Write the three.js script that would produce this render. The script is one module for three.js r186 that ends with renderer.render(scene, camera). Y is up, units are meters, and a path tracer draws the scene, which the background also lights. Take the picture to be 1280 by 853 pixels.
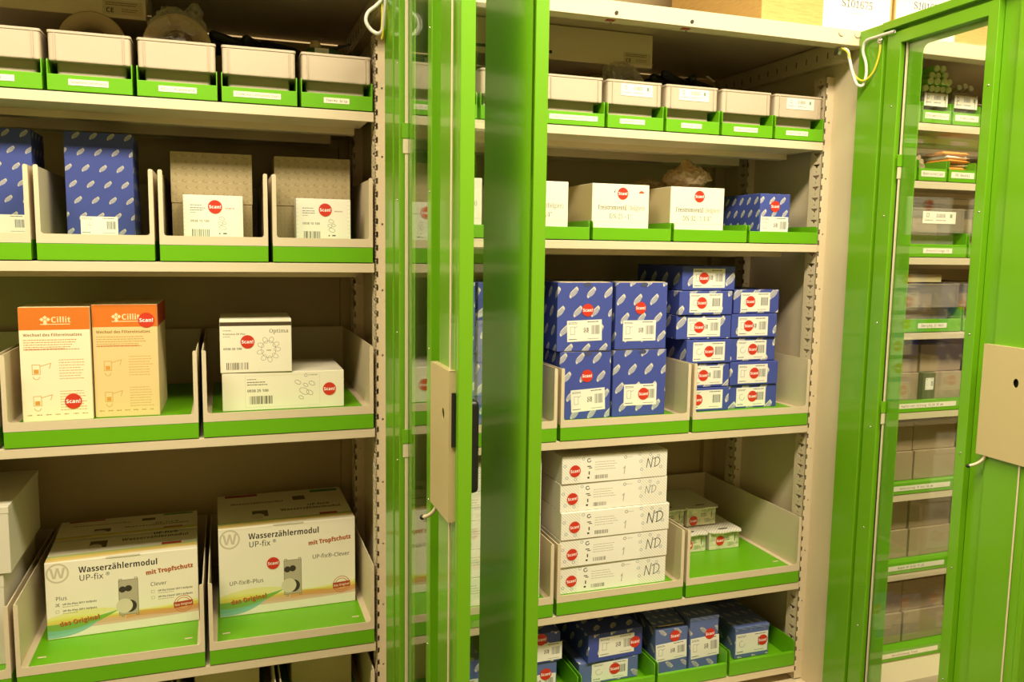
import * as THREE from 'three';
import { RoundedBoxGeometry } from 'three/addons/geometries/RoundedBoxGeometry.js';
import { mergeGeometries, mergeVertices } from 'three/addons/utils/BufferGeometryUtils.js';
import { RectAreaLightUniformsLib } from 'three/addons/lights/RectAreaLightUniformsLib.js';
import { ImprovedNoise } from 'three/addons/math/ImprovedNoise.js';

// ------------------------------------------------------------------ camera, light, exposure
// Heights of things are measured from the upper shelf of the cabinets, Y0 above the floor. x runs along the cabinet fronts, z towards the aisle.
const Y0 = 1.72, P = 1.0113;
const scene = new THREE.Scene();
scene.background = new THREE.Color(0x000000);
const camera = new THREE.PerspectiveCamera(44.68, 1280 / 853, 0.05, 30);
camera.position.set(-0.271, Y0 - 0.2455, 1.5718);
camera.rotation.set(-0.112, -0.335, 0.0147, 'YXZ');
scene.add(camera);
const renderer = new THREE.WebGLRenderer({ antialias: true });
renderer.toneMapping = THREE.LinearToneMapping;
renderer.toneMappingExposure = 1.1;
renderer.shadowMap.enabled = true;
RectAreaLightUniformsLib.init();
const CEIL = 2.72;
const LAMP_COLOR = new THREE.Color().setRGB(1, 0.89, 0.65);
const LAMPS = [[-0.95, 1.05, 34], [0.62, 1.05, 42], [2.19, 1.05, 16]];   // x, z, radiance of the ceiling luminaires; third added to brighten the right cabinet
const LAMP_W = 1.3, LAMP_D = 0.3;
for (const [x, z, power] of LAMPS) {
  const l = new THREE.RectAreaLight(LAMP_COLOR, power, LAMP_W, LAMP_D);
  l.position.set(x, CEIL - 0.09, z); l.rotation.x = -Math.PI / 2; scene.add(l);
}

// ------------------------------------------------------------------ helpers
let seed = 7;
const rnd = () => { seed = (seed * 1664525 + 1013904223) >>> 0; return seed / 4294967296; };
const rr = (a, b) => a + (b - a) * rnd();
const noise = new ImprovedNoise();
const used = {};
const numbered = (n) => { const k = used[n] = (used[n] ?? -1) + 1; return k ? n + '_' + String(k).padStart(3, '0') : n; };
const lin = (r, g, b) => new THREE.Color().setRGB(r, g, b);
const std = (c, roughness = 0.6, extra = {}) => new THREE.MeshStandardMaterial({ color: c, roughness, ...extra });
function shade(o) { o.castShadow = o.receiveShadow = true; return o; }
function thing(name, label, category, group, [x, y, z] = [0, 0, 0], turn = 0) {
  const o = new THREE.Group(); o.name = numbered(name); o.position.set(x, y + Y0, z); o.rotation.y = turn;
  o.userData = { label, category }; if (group) o.userData.group = group;
  scene.add(o); return o;
}
function part(parent, name, geo, mat) { const m = shade(new THREE.Mesh(geo, mat)); m.name = name; parent.add(m); return m; }
const B = (x0, x1, y0, y1, z0, z1) => new THREE.BoxGeometry(x1 - x0, y1 - y0, z1 - z0).translate((x0 + x1) / 2, (y0 + y1) / 2, (z0 + z1) / 2);
function RB(x0, x1, y0, y1, z0, z1, r = 0.001, s = 1) { const g = new RoundedBoxGeometry(x1 - x0, y1 - y0, z1 - z0, s, Math.min(r, (x1 - x0) / 2.01, (y1 - y0) / 2.01, (z1 - z0) / 2.01)); return g.translate((x0 + x1) / 2, (y0 + y1) / 2, (z0 + z1) / 2); }
const M = (list) => mergeGeometries(list.map((g) => { const k = g.index ? g.toNonIndexed() : g; for (const a of Object.keys(k.attributes)) if (!['position', 'normal', 'uv'].includes(a)) k.deleteAttribute(a); k.clearGroups(); return k; }));
const tube = (pts, r, seg = 40) => new THREE.TubeGeometry(new THREE.CatmullRomCurve3(pts.map((q) => new THREE.Vector3(...q))), seg, r, 8);
function ext(shape, depth) { return new THREE.ExtrudeGeometry(shape, { depth, bevelEnabled: false, curveSegments: 5 }); }
function rrect(s, x0, y0, x1, y1, r) { s.moveTo(x0 + r, y0); s.lineTo(x1 - r, y0); s.quadraticCurveTo(x1, y0, x1, y0 + r); s.lineTo(x1, y1 - r); s.quadraticCurveTo(x1, y1, x1 - r, y1); s.lineTo(x0 + r, y1); s.quadraticCurveTo(x0, y1, x0, y1 - r); s.lineTo(x0, y0 + r); s.quadraticCurveTo(x0, y0, x0 + r, y0); return s; }
const rectHole = (x0, y0, x1, y1) => { const h = new THREE.Path(); h.moveTo(x0, y0); h.lineTo(x0, y1); h.lineTo(x1, y1); h.lineTo(x1, y0); h.closePath(); return h; };
function wobble(geo, amount, freq, off = 0) {   // pushes the vertices about by smooth noise
  const g = mergeVertices(geo.deleteAttribute('normal').deleteAttribute('uv') && geo, 1e-5), p = g.attributes.position;
  for (let i = 0; i < p.count; i++) {
    const x = p.getX(i), y = p.getY(i), z = p.getZ(i);
    p.setXYZ(i, x + amount * noise.noise(x * freq + off, y * freq, z * freq), y + amount * noise.noise(x * freq, y * freq + 9 + off, z * freq), z + amount * noise.noise(x * freq, y * freq, z * freq + 17 + off));
  }
  g.computeVertexNormals(); return g;
}

// ------------------------------------------------------------------ textures (print, grain, lettering)
function tex(w, h, draw, repeat) {
  const c = document.createElement('canvas'); c.width = w; c.height = h; const g = c.getContext('2d'); draw(g, w, h);
  const t = new THREE.CanvasTexture(c); t.colorSpace = THREE.SRGBColorSpace; if (repeat) t.wrapS = t.wrapT = THREE.RepeatWrapping; return t;
}
const fill = (g, c, x, y, w, h) => { g.fillStyle = c; g.fillRect(x, y, w, h); };
function txt(g, s, x, y, font, c, align = 'left', maxw) { g.font = font; g.fillStyle = c; g.textAlign = align; g.textBaseline = 'alphabetic'; maxw ? g.fillText(s, x, y, maxw) : g.fillText(s, x, y); }
function bars(g, x, y, w, h, c = '#222') { let i = x; while (i < x + w) { const t = 1 + Math.floor(rnd() * 3) * w / 60; fill(g, c, i, y, t, h); i += t + 1 + rnd() * w / 22; } }
function lines(g, x, y, w, n, dy, c, th = 2) { for (let k = 0; k < n; k++) { let i = x; while (i < x + w * (0.75 + 0.25 * rnd())) { const l = 4 + rnd() * 14; fill(g, c, i, y + k * dy, Math.min(l, x + w - i), th); i += l + 3; } } }
function scan(g, x, y, r) { g.fillStyle = '#d2371f'; g.beginPath(); g.arc(x, y, r, 0, 7); g.fill(); txt(g, 'Scan!', x, y + r * 0.24, `bold ${r * 0.66}px sans-serif`, '#fff', 'center'); }
function logo(g, x, y, s, a = -0.6, bg = '#c9c6bd', ink = '#5a62a0') {   // tilted pale lozenge with ruled lettering
  g.save(); g.translate(x, y); g.rotate(a); g.fillStyle = bg; g.beginPath(); g.moveTo(-s, s * 0.28); g.quadraticCurveTo(-s * 0.95, -s * 0.42, s * 0.2, -s * 0.42); g.lineTo(s, -s * 0.42); g.lineTo(s, s * 0.0); g.quadraticCurveTo(s * 0.8, s * 0.42, -s * 0.2, s * 0.42); g.closePath(); g.fill();
  g.strokeStyle = ink; g.lineWidth = s * 0.09; for (const k of [-0.16, 0.06, 0.26]) { g.beginPath(); g.moveTo(-s * 0.7, s * k); g.lineTo(s * 0.72, s * (k - 0.02)); g.stroke(); }
  g.restore();
}
const scanTex = tex(128, 128, (g) => { fill(g, '#d2371f', 0, 0, 128, 128); txt(g, 'Scan!', 64, 80, 'bold 44px sans-serif', '#fff', 'center'); });
function shipLabel(variant) {
  return tex(256, 140, (g, w, h) => {
    fill(g, '#efeadc', 0, 0, w, h); lines(g, 10, 12, 70, 2, 8, '#555', 3); lines(g, 150, 10, 90, 1, 8, '#333', 5);
    g.strokeStyle = '#777'; g.lineWidth = 2;
    if (variant === 0) { g.strokeRect(24, 42, 30, 50); g.beginPath(); g.moveTo(54, 50); g.lineTo(74, 40); g.stroke(); g.fillStyle = '#6b665c'; for (let i = 0; i < 60; i++) g.fillRect(122 + Math.floor(rnd() * 9) * 4, 50 + Math.floor(rnd() * 9) * 4, 4, 4); }
    else if (variant === 1) { g.beginPath(); g.arc(50, 70, 22, 0, 5); g.stroke(); }
    else { g.beginPath(); g.moveTo(60, 40); g.lineTo(60, 90); g.moveTo(44, 66); g.lineTo(76, 66); g.stroke(); }
    bars(g, 178, 36, 62, 60, '#555'); lines(g, 10, 122, 60, 1, 8, '#333', 5); lines(g, 150, 124, 90, 1, 8, '#666', 3);
  });
}
const shipTex = [shipLabel(0), shipLabel(1), shipLabel(2)];
function bluePattern(bg, rows, size, bgLogo, dir) {
  return tex(512, 512, (g) => { fill(g, bg, 0, 0, 512, 512); const p = 512 / rows; for (let j = -1; j <= rows; j++) for (let i = -1; i <= rows; i++) { const sh = ((((j % rows) + rows) % rows) * p / rows); for (const q of [0, -512, 512]) logo(g, (i + 0.5) * p + sh + q, (j + 0.5) * p, size, dir, bgLogo); } }, true);
}
const blueTexA = bluePattern('#394791', 4, 36, '#bcb6a2', -0.62);
const blueTexB = bluePattern('#4350a2', 4, 44, '#d8d3c4', -0.72);
const blueTexC = bluePattern('#5f6ea4', 4, 36, '#d0cab8', 0.8);
const tanTex = tex(256, 256, (g) => { fill(g, '#a3926c', 0, 0, 256, 256); for (let j = 0; j < 8; j++) for (let i = 0; i < 8; i++) { g.strokeStyle = '#8b7a58'; g.lineWidth = 3; g.beginPath(); g.arc(i * 32 + 16 + (j % 2) * 10 - 5, j * 32 + 16, 7, 0.3, 4.4); g.stroke(); fill(g, '#b5a47c', i * 32 + 22, j * 32 + 20, 7, 4); } }, true);
const hatchTex = tex(256, 256, (g) => { fill(g, '#f0e9da', 0, 0, 256, 256); g.strokeStyle = '#d8ceb8'; g.lineWidth = 5; for (let k = -256; k < 512; k += 21.333) { g.beginPath(); g.moveTo(k, 0); g.lineTo(k + 256, 256); g.stroke(); } }, true);
const cardTex = tex(256, 256, (g) => { fill(g, '#d0aa64', 0, 0, 256, 256); for (let i = 0; i < 900; i++) { g.fillStyle = rnd() < 0.5 ? 'rgba(120,80,30,.10)' : 'rgba(255,220,150,.10)'; g.fillRect(rnd() * 256, rnd() * 256, 8 + rnd() * 30, 1.5); } }, true);

// ------------------------------------------------------------------ materials
const MAT = {
  cream: std(lin(0.72, 0.6, 0.41), 0.42), beige: std(lin(0.55, 0.44, 0.22), 0.5),  // beige: tan parts; on back panels it is cream with shade coloured in
  green: std(lin(0.14, 0.43, 0.004), 0.38), doorGreen: new THREE.MeshPhysicalMaterial({ color: lin(0.145, 0.385, 0.002), roughness: 0.45, clearcoat: 0.6, clearcoatRoughness: 0.12 }),
  grey: std(lin(0.54, 0.44, 0.32), 0.5),
  black: std(lin(0.012, 0.012, 0.012), 0.45), rubber: std(lin(0.03, 0.028, 0.024), 0.7), chrome: std(lin(0.75, 0.73, 0.7), 0.25, { metalness: 1 }),
  white: std(lin(0.8, 0.77, 0.7), 0.6), glass: new THREE.MeshPhysicalMaterial({ color: lin(0.97, 1, 0.97), roughness: 0.02, transmission: 1, thickness: 0, ior: 1.52 }),
  smoky: new THREE.MeshPhysicalMaterial({ color: lin(0.8, 0.74, 0.64), roughness: 0.15, transmission: 0.82, thickness: 0, ior: 1.45 }),
  film: new THREE.MeshPhysicalMaterial({ color: lin(0.97, 0.94, 0.88), roughness: 0.12, transmission: 0.88, thickness: 0, ior: 1.45, side: THREE.DoubleSide }),
  filmDark: new THREE.MeshPhysicalMaterial({ color: lin(0.86, 0.68, 0.42), roughness: 0.2, transmission: 0.72, thickness: 0, ior: 1.45, side: THREE.DoubleSide }),
  red: std(lin(0.42, 0.03, 0.02), 0.5), yellow: std(lin(0.75, 0.62, 0.04), 0.5), cable: std(lin(0.72, 0.69, 0.62), 0.5),
  card: std(0xffffff, 0.85, { map: cardTex }), sticker: std(0xffffff, 0.45, { map: scanTex }),
  ship: shipTex.map((t) => std(0xffffff, 0.6, { map: t })),
  blueA: std(0xffffff, 0.5, { map: blueTexA }), blueB: std(0xffffff, 0.5, { map: blueTexB }), blueC: std(0xffffff, 0.5, { map: blueTexC }),
  tan: std(0xffffff, 0.8, { map: tanTex }), hatch: std(0xffffff, 0.7, { map: hatchTex }), carton: std(lin(0.72, 0.66, 0.52), 0.7), cartonYellow: std(lin(0.74, 0.6, 0.36), 0.75),
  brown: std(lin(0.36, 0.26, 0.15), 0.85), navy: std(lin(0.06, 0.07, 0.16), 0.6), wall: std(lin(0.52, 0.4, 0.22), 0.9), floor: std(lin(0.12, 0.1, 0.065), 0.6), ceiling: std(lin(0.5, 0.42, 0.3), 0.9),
  tape: std(lin(0.48, 0.36, 0.2), 0.5), orange: std(lin(0.85, 0.3, 0.03), 0.6), tubeGreen: std(lin(0.25, 0.62, 0.06), 0.4), tubeEnd: std(lin(0.75, 0.85, 0.4), 0.5), glow: std(lin(0.9, 0.9, 0.85), 0.5, { emissive: LAMP_COLOR, emissiveIntensity: 6 }),
};

// ------------------------------------------------------------------ room
function struct(name, geo, mat) { const m = shade(new THREE.Mesh(geo, mat)); m.name = name; m.userData = { kind: 'structure', label: name.replace(/_/g, ' ') + ' of the store room', category: name.split('_')[0] }; scene.add(m); return m; }
struct('floor', B(-3, 4, -0.1, 0, -0.6, 3.2), MAT.floor);
struct('ceiling', B(-3.1, 4.1, CEIL, CEIL + 0.1, -0.6, 3.3), MAT.ceiling);
struct('wall_back', B(-3, 4, 0, CEIL, -0.6, -0.47), MAT.wall);
struct('wall_front', B(-3, 4, 0, CEIL, 3.2, 3.3), MAT.wall);
struct('wall_left', B(-3.1, -3, 0, CEIL, -0.6, 3.3), MAT.wall);
struct('wall_right', B(4, 4.1, 0, CEIL, -0.6, 3.3), MAT.wall);
LAMPS.forEach(([x, z], i) => {
  const o = thing('ceiling_light', ['long ceiling light over the left cabinet', 'long ceiling light over the middle cabinet', 'long unseen ceiling light added to brighten the right cabinet'][i], 'light', 'ceiling lights', [x, CEIL - Y0, z]);
  part(o, 'housing', RB(-LAMP_W / 2 - 0.02, LAMP_W / 2 + 0.02, -0.07, -0.001, -LAMP_D / 2 - 0.02, LAMP_D / 2 + 0.02, 0.004), MAT.white);
  part(o, 'diffuser', B(-LAMP_W / 2, LAMP_W / 2, -0.08, -0.071, -LAMP_D / 2, LAMP_D / 2), MAT.glow);
});

// ------------------------------------------------------------------ cabinets
const YT = 0.222, YB = -1.66, ZF = 0.088, ZB = -0.44, IW = 0.945;
function postGeo(kind) {   // slotted sheet between y = -1.6 and 0.145
  const y0 = -1.275, y1 = 0.145, s = new THREE.Shape();
  if (kind === 'face') {
    s.moveTo(0, y0); s.lineTo(0.022, y0); s.lineTo(0.022, y1); s.lineTo(0, y1); s.closePath();
    for (let y = y0 + 0.02; y < y1 - 0.015; y += 0.025) s.holes.push(rectHole(0.0015, y, 0.0052, y + 0.011));
    for (let y = y0 + 0.07; y < y1 - 0.02; y += 0.125) { const h = new THREE.Path(); h.absarc(0.013, y, 0.002, 0, Math.PI * 2, true); s.holes.push(h); }
    return ext(s, 0.0015);
  }
  s.moveTo(0, y0); s.lineTo(0.038, y0); s.lineTo(0.038, y1); s.lineTo(0, y1); s.closePath();
  for (let y = y0 + 0.02; y < y1 - 0.015; y += 0.025) {
    const h = new THREE.Path(); h.moveTo(0.006, y + 0.0085); h.lineTo(0.029, y + 0.0085); h.lineTo(0.026, y + 0.004); h.lineTo(0.022, y + 0.004); h.lineTo(0.0205, y); h.lineTo(0.0145, y); h.lineTo(0.013, y + 0.004); h.lineTo(0.009, y + 0.004); h.closePath(); s.holes.push(h);
    const c = new THREE.Path(); c.absarc(0.018, y + 0.0165, 0.002, 0, Math.PI * 2, true); s.holes.push(c);
  }
  return ext(s, 0.0015).rotateY(Math.PI / 2);   // in the yz plane, running to -z
}
const faceGeo = postGeo('face'), sideGeo = postGeo('side');
const backPost = (front) => M([faceGeo.clone().translate(0.002, 0, front ? -0.0065 : -0.2915), sideGeo.clone().translate(0.002, 0, front ? -0.005 : -0.29), B(0.002, 0.024, -1.275, 0.145, front ? -0.045 : -0.33, front ? -0.0435 : -0.3285)]);
const postR = [backPost(true), backPost(false)];
const mirror = (g) => { const k = g.clone().scale(-1, 1, 1); const p = k.attributes.position, n = k.attributes.normal, u = k.attributes.uv; for (const a of [p, n, u]) for (let i = 0; i < a.count; i += 3) for (let c = 0; c < a.itemSize; c++) { const t = a.getComponent(i + 1, c); a.setComponent(i + 1, c, a.getComponent(i + 2, c)); a.setComponent(i + 2, c, t); } return k; };
const postL = postR.map(mirror);
function shelfGeo(thin = 0.0175) {
  return M([RB(-IW + 0.001, -0.001, -thin, 0, -0.003, 0, 0.0012), B(-IW + 0.001, -0.001, -0.002, 0, -0.425, -0.003), B(-IW + 0.012, -0.012, -thin, -thin + 0.0015, -0.1, -0.001),
    B(-IW + 0.03, -0.022, -thin - 0.012, -thin, -0.13, -0.1), B(-IW + 0.05, -0.05, -thin - 0.015, -0.002, -0.3, -0.25), B(-IW + 0.001, -0.001, -0.02, 0.012, -0.427, -0.425)]);
}
const shelfG = shelfGeo();
const screwGeo = new THREE.SphereGeometry(0.0024, 6, 4).scale(1, 1, 0.5);
// A door in its own frame: x from the hinge to the free edge, inner side towards k * z, outer face at -0.018 k.
function door(parent, hx, hz, deg, k, opts = {}) {
  const d = new THREE.Group(); d.name = 'door'; parent.add(d); d.position.set(hx, Y0, hz); d.rotation.y = -deg * Math.PI / 180;
  const W = 0.485, T = 0.219, BT = -1.285;
  const z = (a, b) => k > 0 ? [a, b] : [-b, -a];
  const bx = (x0, x1, y0, y1, a, b, r = 0.0012) => RB(x0, x1, y0, y1, ...z(a, b), r);
  const s = new THREE.Shape(); rrect(s, 0, BT, W, T, 0.002); const h = new THREE.Path(); rrect(h, 0.158, -1.2, 0.326, 0.16, 0.016); s.holes.push(h);
  const sheet = ext(s, 0.0016); sheet.translate(0, 0, k > 0 ? -0.018 : 0.0164);
  part(d, 'outer_panel', sheet, MAT.doorGreen);
  part(d, 'hinge_stile', M([bx(0, 0.07, BT, T, -0.0164, 0.001), bx(0.07, 0.079, BT, T, -0.0164, -0.009, 0.0003), bx(0.079, 0.117, BT, 0.195, -0.0164, 0)]), MAT.doorGreen);
  part(d, 'lock_stile', M([bx(0.323, 0.345, BT, 0.195, -0.012, 0.002), bx(0.345, 0.378, BT, 0.195, -0.0164, -0.012, 0.0003), bx(0.378, 0.386, BT, 0.195, -0.0164, -0.006), bx(0.386, 0.474, BT, T, -0.0164, 0), bx(0.474, W, BT, T, -0.018, 0.0005, 0.0016)]), MAT.doorGreen);
  part(d, 'top_rail', M([bx(0.07, 0.474, 0.203, T, -0.0164, 0.006), bx(0.117, 0.386, 0.195, 0.203, -0.0164, -0.01, 0.0003), bx(0.117, 0.323, 0.171, 0.195, -0.0164, 0.001)]), MAT.doorGreen);
  part(d, 'bottom_rail', M([bx(0.07, 0.474, BT, BT + 0.012, -0.0164, 0.006), bx(0.117, 0.323, BT + 0.012, -1.2, -0.0164, 0.001)]), MAT.doorGreen);
  part(d, 'glass_pane', B(0.124, 0.3235, -1.202, 0.172, ...z(-0.0138, -0.011)), MAT.glass);
  part(d, 'gasket', M([bx(0.117, 0.1228, -1.2, 0.171, -0.0138, -0.0105, 0.0003), bx(0.3195, 0.323, -1.2, 0.171, -0.0108, -0.002, 0.0003)]), MAT.rubber);
  part(d, 'glass_bead', bx(0.1228, 0.124, -1.2, 0.171, -0.0138, -0.0085, 0.0003), MAT.cream);
  for (const y of [-0.06, -0.564]) { part(d, 'glass_clip', bx(0.1225, 0.1265, y - 0.012, y + 0.012, -0.0138, -0.0035, 0.0006), MAT.doorGreen); part(d, 'clip_pad', bx(0.1228, 0.1255, y - 0.036, y - 0.013, -0.0138, -0.005, 0.0006), MAT.cream); }
  part(d, 'lock_rod', new THREE.CylinderGeometry(0.0015, 0.0015, T - BT - 0.03, 8).translate(0.459, (T + BT) / 2, k * 0.004), MAT.cream);
  for (let y = 0.05; y > BT + 0.1; y -= 0.22) for (const x of [0.1, 0.334]) part(d, 'screw', screwGeo, MAT.chrome).position.set(x, y, x < 0.2 ? 0 : k * 0.002);
  if (k > 0) {
    const D = 0.009, bs = new THREE.Shape(); bs.moveTo(0.374, -0.6); bs.lineTo(0.471, -0.6); bs.lineTo(0.471, -0.402); bs.lineTo(0.374, -0.402); bs.closePath();
    const kh = new THREE.Path(); kh.absellipse(0.443, -0.462, 0.0055, 0.008, 0, Math.PI * 2, true); bs.holes.push(kh);
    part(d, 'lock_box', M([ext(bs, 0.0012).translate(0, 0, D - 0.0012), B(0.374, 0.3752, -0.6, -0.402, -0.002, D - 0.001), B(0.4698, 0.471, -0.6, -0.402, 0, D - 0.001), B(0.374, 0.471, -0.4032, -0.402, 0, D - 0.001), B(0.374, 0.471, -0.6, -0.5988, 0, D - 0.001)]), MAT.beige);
    part(d, 'lock_case', B(0.428, 0.458, -0.48, -0.445, 0.0002, 0.003), MAT.black);
    part(d, 'latch_bolt', B(0.471, 0.474, -0.5, -0.43, 0.0008, 0.0055), MAT.black);
    part(d, 'latch_hook', tube([[0.39, -0.599, 0.003], [0.386, -0.61, 0.006], [0.378, -0.619, 0.012], [0.371, -0.623, 0.017]], 0.0028, 12), MAT.cream);
    part(d, 'hook_tip', new THREE.SphereGeometry(0.0038, 8, 6).translate(0.369, -0.624, 0.019), MAT.black);
    part(d, 'outer_handle', RB(0.405, 0.455, -0.57, -0.445, -0.038, -0.018, 0.007, 2), MAT.black);
  }
  return d;
}
function cabinet(x0, label, shelves, doors) {   // x0: inner right end
  const o = thing('storage_cabinet', label, 'cabinet', 'storage cabinets in a row', [x0, -Y0, 0]);
  o.position.y = 0;
  const up = (g) => g.translate(0, Y0, 0);
  part(o, 'side_panel', up(M([RB(0.024, 0.0325, YB, YT - 0.004, ZB, ZF - 0.002, 0.001), B(0.002, 0.024, 0.17, 0.215, ZB, ZF - 0.04), B(0.0005, 0.002, 0.175, 0.2, ZB, ZF - 0.03)])), MAT.cream);
  part(o, 'side_panel', up(M([RB(-IW - 0.0325, -IW - 0.024, YB, YT - 0.004, ZB, ZF - 0.002, 0.001), B(-IW - 0.024, -IW - 0.002, 0.17, 0.215, ZB, ZF - 0.04)])), MAT.cream);
  part(o, 'painted_rail_slots', up(M(Array.from({ length: 12 }, (_, i) => B(-0.0001, 0.0006, 0.183, 0.196, -0.4 + i * 0.036, -0.398 + i * 0.036)))), MAT.rubber).userData.kind = 'stuff';  // dark slivers colour in the shade of rail slots; nothing is cut
  for (const i of [0, 1]) { part(o, 'slotted_post', up(postR[i].clone()), MAT.cream); part(o, 'slotted_post', up(postL[i].clone().translate(-IW, 0, 0)), MAT.cream); }
  part(o, 'back_panel', up(M([B(-IW - 0.03, 0.03, YB, YT - 0.01, ZB - 0.012, ZB), B(-IW - 0.024, -IW + 0.01, YB, YT - 0.01, ZB, ZB + 0.02), B(-0.01, 0.024, YB, YT - 0.01, ZB, ZB + 0.02)])), MAT.beige);  // cream steel, coloured darker to stand in for the interior shade
  part(o, 'top_panel', up(M([B(-IW - 0.0325, 0.0325, YT - 0.004, YT, ZB - 0.012, ZF), RB(-IW - 0.0325, 0.0325, 0.19, YT, ZF, ZF + 0.003, 0.0012), B(-IW - 0.02, 0.02, 0.19, 0.1915, ZF - 0.03, ZF), B(-IW - 0.02, 0.02, 0.19, YT - 0.004, ZF - 0.032, ZF - 0.03)])), MAT.cream);
  part(o, 'plinth', up(M([RB(-IW - 0.0325, 0.0325, -1.72, YB, ZB - 0.01, ZF - 0.03, 0.002), B(-IW - 0.024, 0.024, -1.3, -1.278, ZB, ZF - 0.004), RB(-IW - 0.024, 0.024, YB, -1.3, ZB, ZF - 0.006, 0.002)])), MAT.cream);
  for (const x of [-0.572, -0.408]) {
    part(o, 'catch_plate', up(RB(x - 0.009, x + 0.009, 0.1886, 0.1902, ZF - 0.018, ZF - 0.007, 0.0005)), MAT.red);
    part(o, 'catch_bolt', up(new THREE.CylinderGeometry(0.0035, 0.0035, 0.004, 12).rotateX(Math.PI / 2).translate(x + 0.005, 0.2, ZF + 0.0032)), MAT.rubber);
    part(o, 'catch_pin', up(new THREE.CylinderGeometry(0.0025, 0.0025, 0.005, 10).translate(x + 0.001, 0.1865, ZF - 0.012)), MAT.chrome);
  }
  for (const x of [-0.045, -0.004]) part(o, 'top_bolt', up(new THREE.CylinderGeometry(0.0075, 0.0075, 0.003, 16).rotateX(Math.PI / 2).translate(x, 0.214, ZF + 0.004)), MAT.cream);
  for (const y of shelves) part(o, 'shelf', shelfG.clone().translate(0, y + Y0, 0), MAT.cream);
  for (const [dx, a, k] of doors) door(o, dx, 0.094, a, k);
  return o;
}
const S1 = [-0.0005, -0.279, -0.596, -1.0295, -1.237], S2 = [-0.0005, -0.2285, -0.647, -1.0285, -1.237], S3 = [0.0605, -0.074, -0.2545, -0.436, -0.633, -0.84, -1.045, -1.275];
cabinet(0, 'cream storage cabinet on the left holding tall patterned boxes, its green glass door open', S1, [[0.003, 89.8, 1], [0.068 - P, 96, -1]]);
cabinet(P, 'cream storage cabinet in the middle holding blue box stacks between two open green doors', S2, [[0.003, 91.2, 1], [0.068 - P, 84, -1]]);
cabinet(2 * P, 'cream storage cabinet seen through the glass of the rightmost open door', S3, []);

// ------------------------------------------------------------------ trays and bins
// Green steel tray: floor sheet, front lip, two side plates.
function greenTray(x0, x1, y, label, group, { front = 0.027, side = 0.052, deep = 0.4, text, tx, th = 0.0098, floor = 0.003 } = {}) {
  const o = thing('green_tray', label, 'tray', group, [(x0 + x1) / 2, y, 0]), w = (x1 - x0) / 2 - 0.0035;
  part(o, 'floor_plate', B(-w, w, floor - 0.002, floor, -deep, 0), MAT.green);
  part(o, 'front_lip', M([RB(-w, w, 0.001, front, -0.0005, 0.0015, 0.0008), B(-w, w, front - 0.003, front, -0.006, -0.0005)]), MAT.green);
  for (const s of [-1, 1]) {
    const sh = new THREE.Shape(); sh.moveTo(0, 0.001); sh.lineTo(0, side - 0.006); sh.quadraticCurveTo(0, side, -0.006, side); sh.lineTo(-deep, side); sh.lineTo(-deep, 0.001); sh.closePath();
    part(o, 'side_plate', ext(sh, 0.0015).rotateY(-Math.PI / 2).translate(s * w + (s > 0 ? 0 : 0.0015), 0, 0), MAT.green);
  }
  part(o, 'back_plate', B(-w, w, 0.001, side, -deep - 0.0015, -deep), MAT.green);
  if (text) {
    const [a, b] = tx, c = (x0 + x1) / 2, t = tex(Math.round((b - a) / th * 56), 56, (g, W, H) => { fill(g, '#f1e8d3', 0, 0, W, H); txt(g, text, W / 2, 40, '34px monospace', '#463f34', 'center', W - 14); });
    const m = std(0xffffff, 0.6, { map: t });
    part(o, 'name_strip', B(a - c, b - c, 0.0105, 0.0105 + th, 0.0015, 0.0021), [MAT.white, MAT.white, MAT.white, MAT.white, m, MAT.white]);
  }
  return o;
}
// Grey stacking bin: proud upper band with two ribs, drawn-in lower body.
const binCache = {};
function greyBin(xc, y, w, label, group, tag, mat = MAT.grey, hgt = 0.095, name = 'stacking_bin') {
  const o = thing(name, label, 'bin', group, [xc, y + 0.0035, -0.006]), d = 0.33, key = w.toFixed(4) + hgt;
  binCache[key] ??= (() => {
    const ring = (h0, h1, inx, inz, t) => { const s = new THREE.Shape(); rrect(s, -w / 2 + inx, inz, w / 2 - inx, d - inz, 0.007); const h = new THREE.Path(); rrect(h, -w / 2 + inx + t, inz + t, w / 2 - inx - t, d - inz - t, 0.005); s.holes.push(h); return ext(s, h1 - h0).rotateX(-Math.PI / 2).translate(0, h0, 0); };
    const b = hgt * 0.5;
    return { band: M([ring(b, hgt, 0, 0, 0.0025), ring(hgt - 0.004, hgt, -0.0012, -0.0012, 0.004)]), low: M([ring(0.002, b + 0.002, 0.009, 0.02, 0.0025), B(-w / 2 + 0.009, w / 2 - 0.009, 0, 0.002, -d + 0.02, -0.02), ring(b - 0.001, b, 0.0005, 0.0005, 0.02)]), ribs: [-1, 1].map((s) => B(s * (w / 2 - 0.0105) - 0.0008, s * (w / 2 - 0.0105) + 0.0008, b, hgt - 0.005, 0, 0.0022)) };
  })();
  const c = binCache[key];
  part(o, 'upper_band', c.band, mat); part(o, 'lower_body', c.low, mat); for (const r of c.ribs) part(o, 'rib', r, mat);
  if (tag) part(o, 'code_label', tag === 2 ? B(-w * 0.46, w * 0.46, hgt * 0.5, hgt * 0.9, 0.0012, 0.0018) : B(-w * 0.26, w * 0.32, hgt * 0.68, hgt * 0.93, 0.0002, 0.0008), [MAT.white, MAT.white, MAT.white, MAT.white, binTag(), MAT.white]);
  return o;
}
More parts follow.
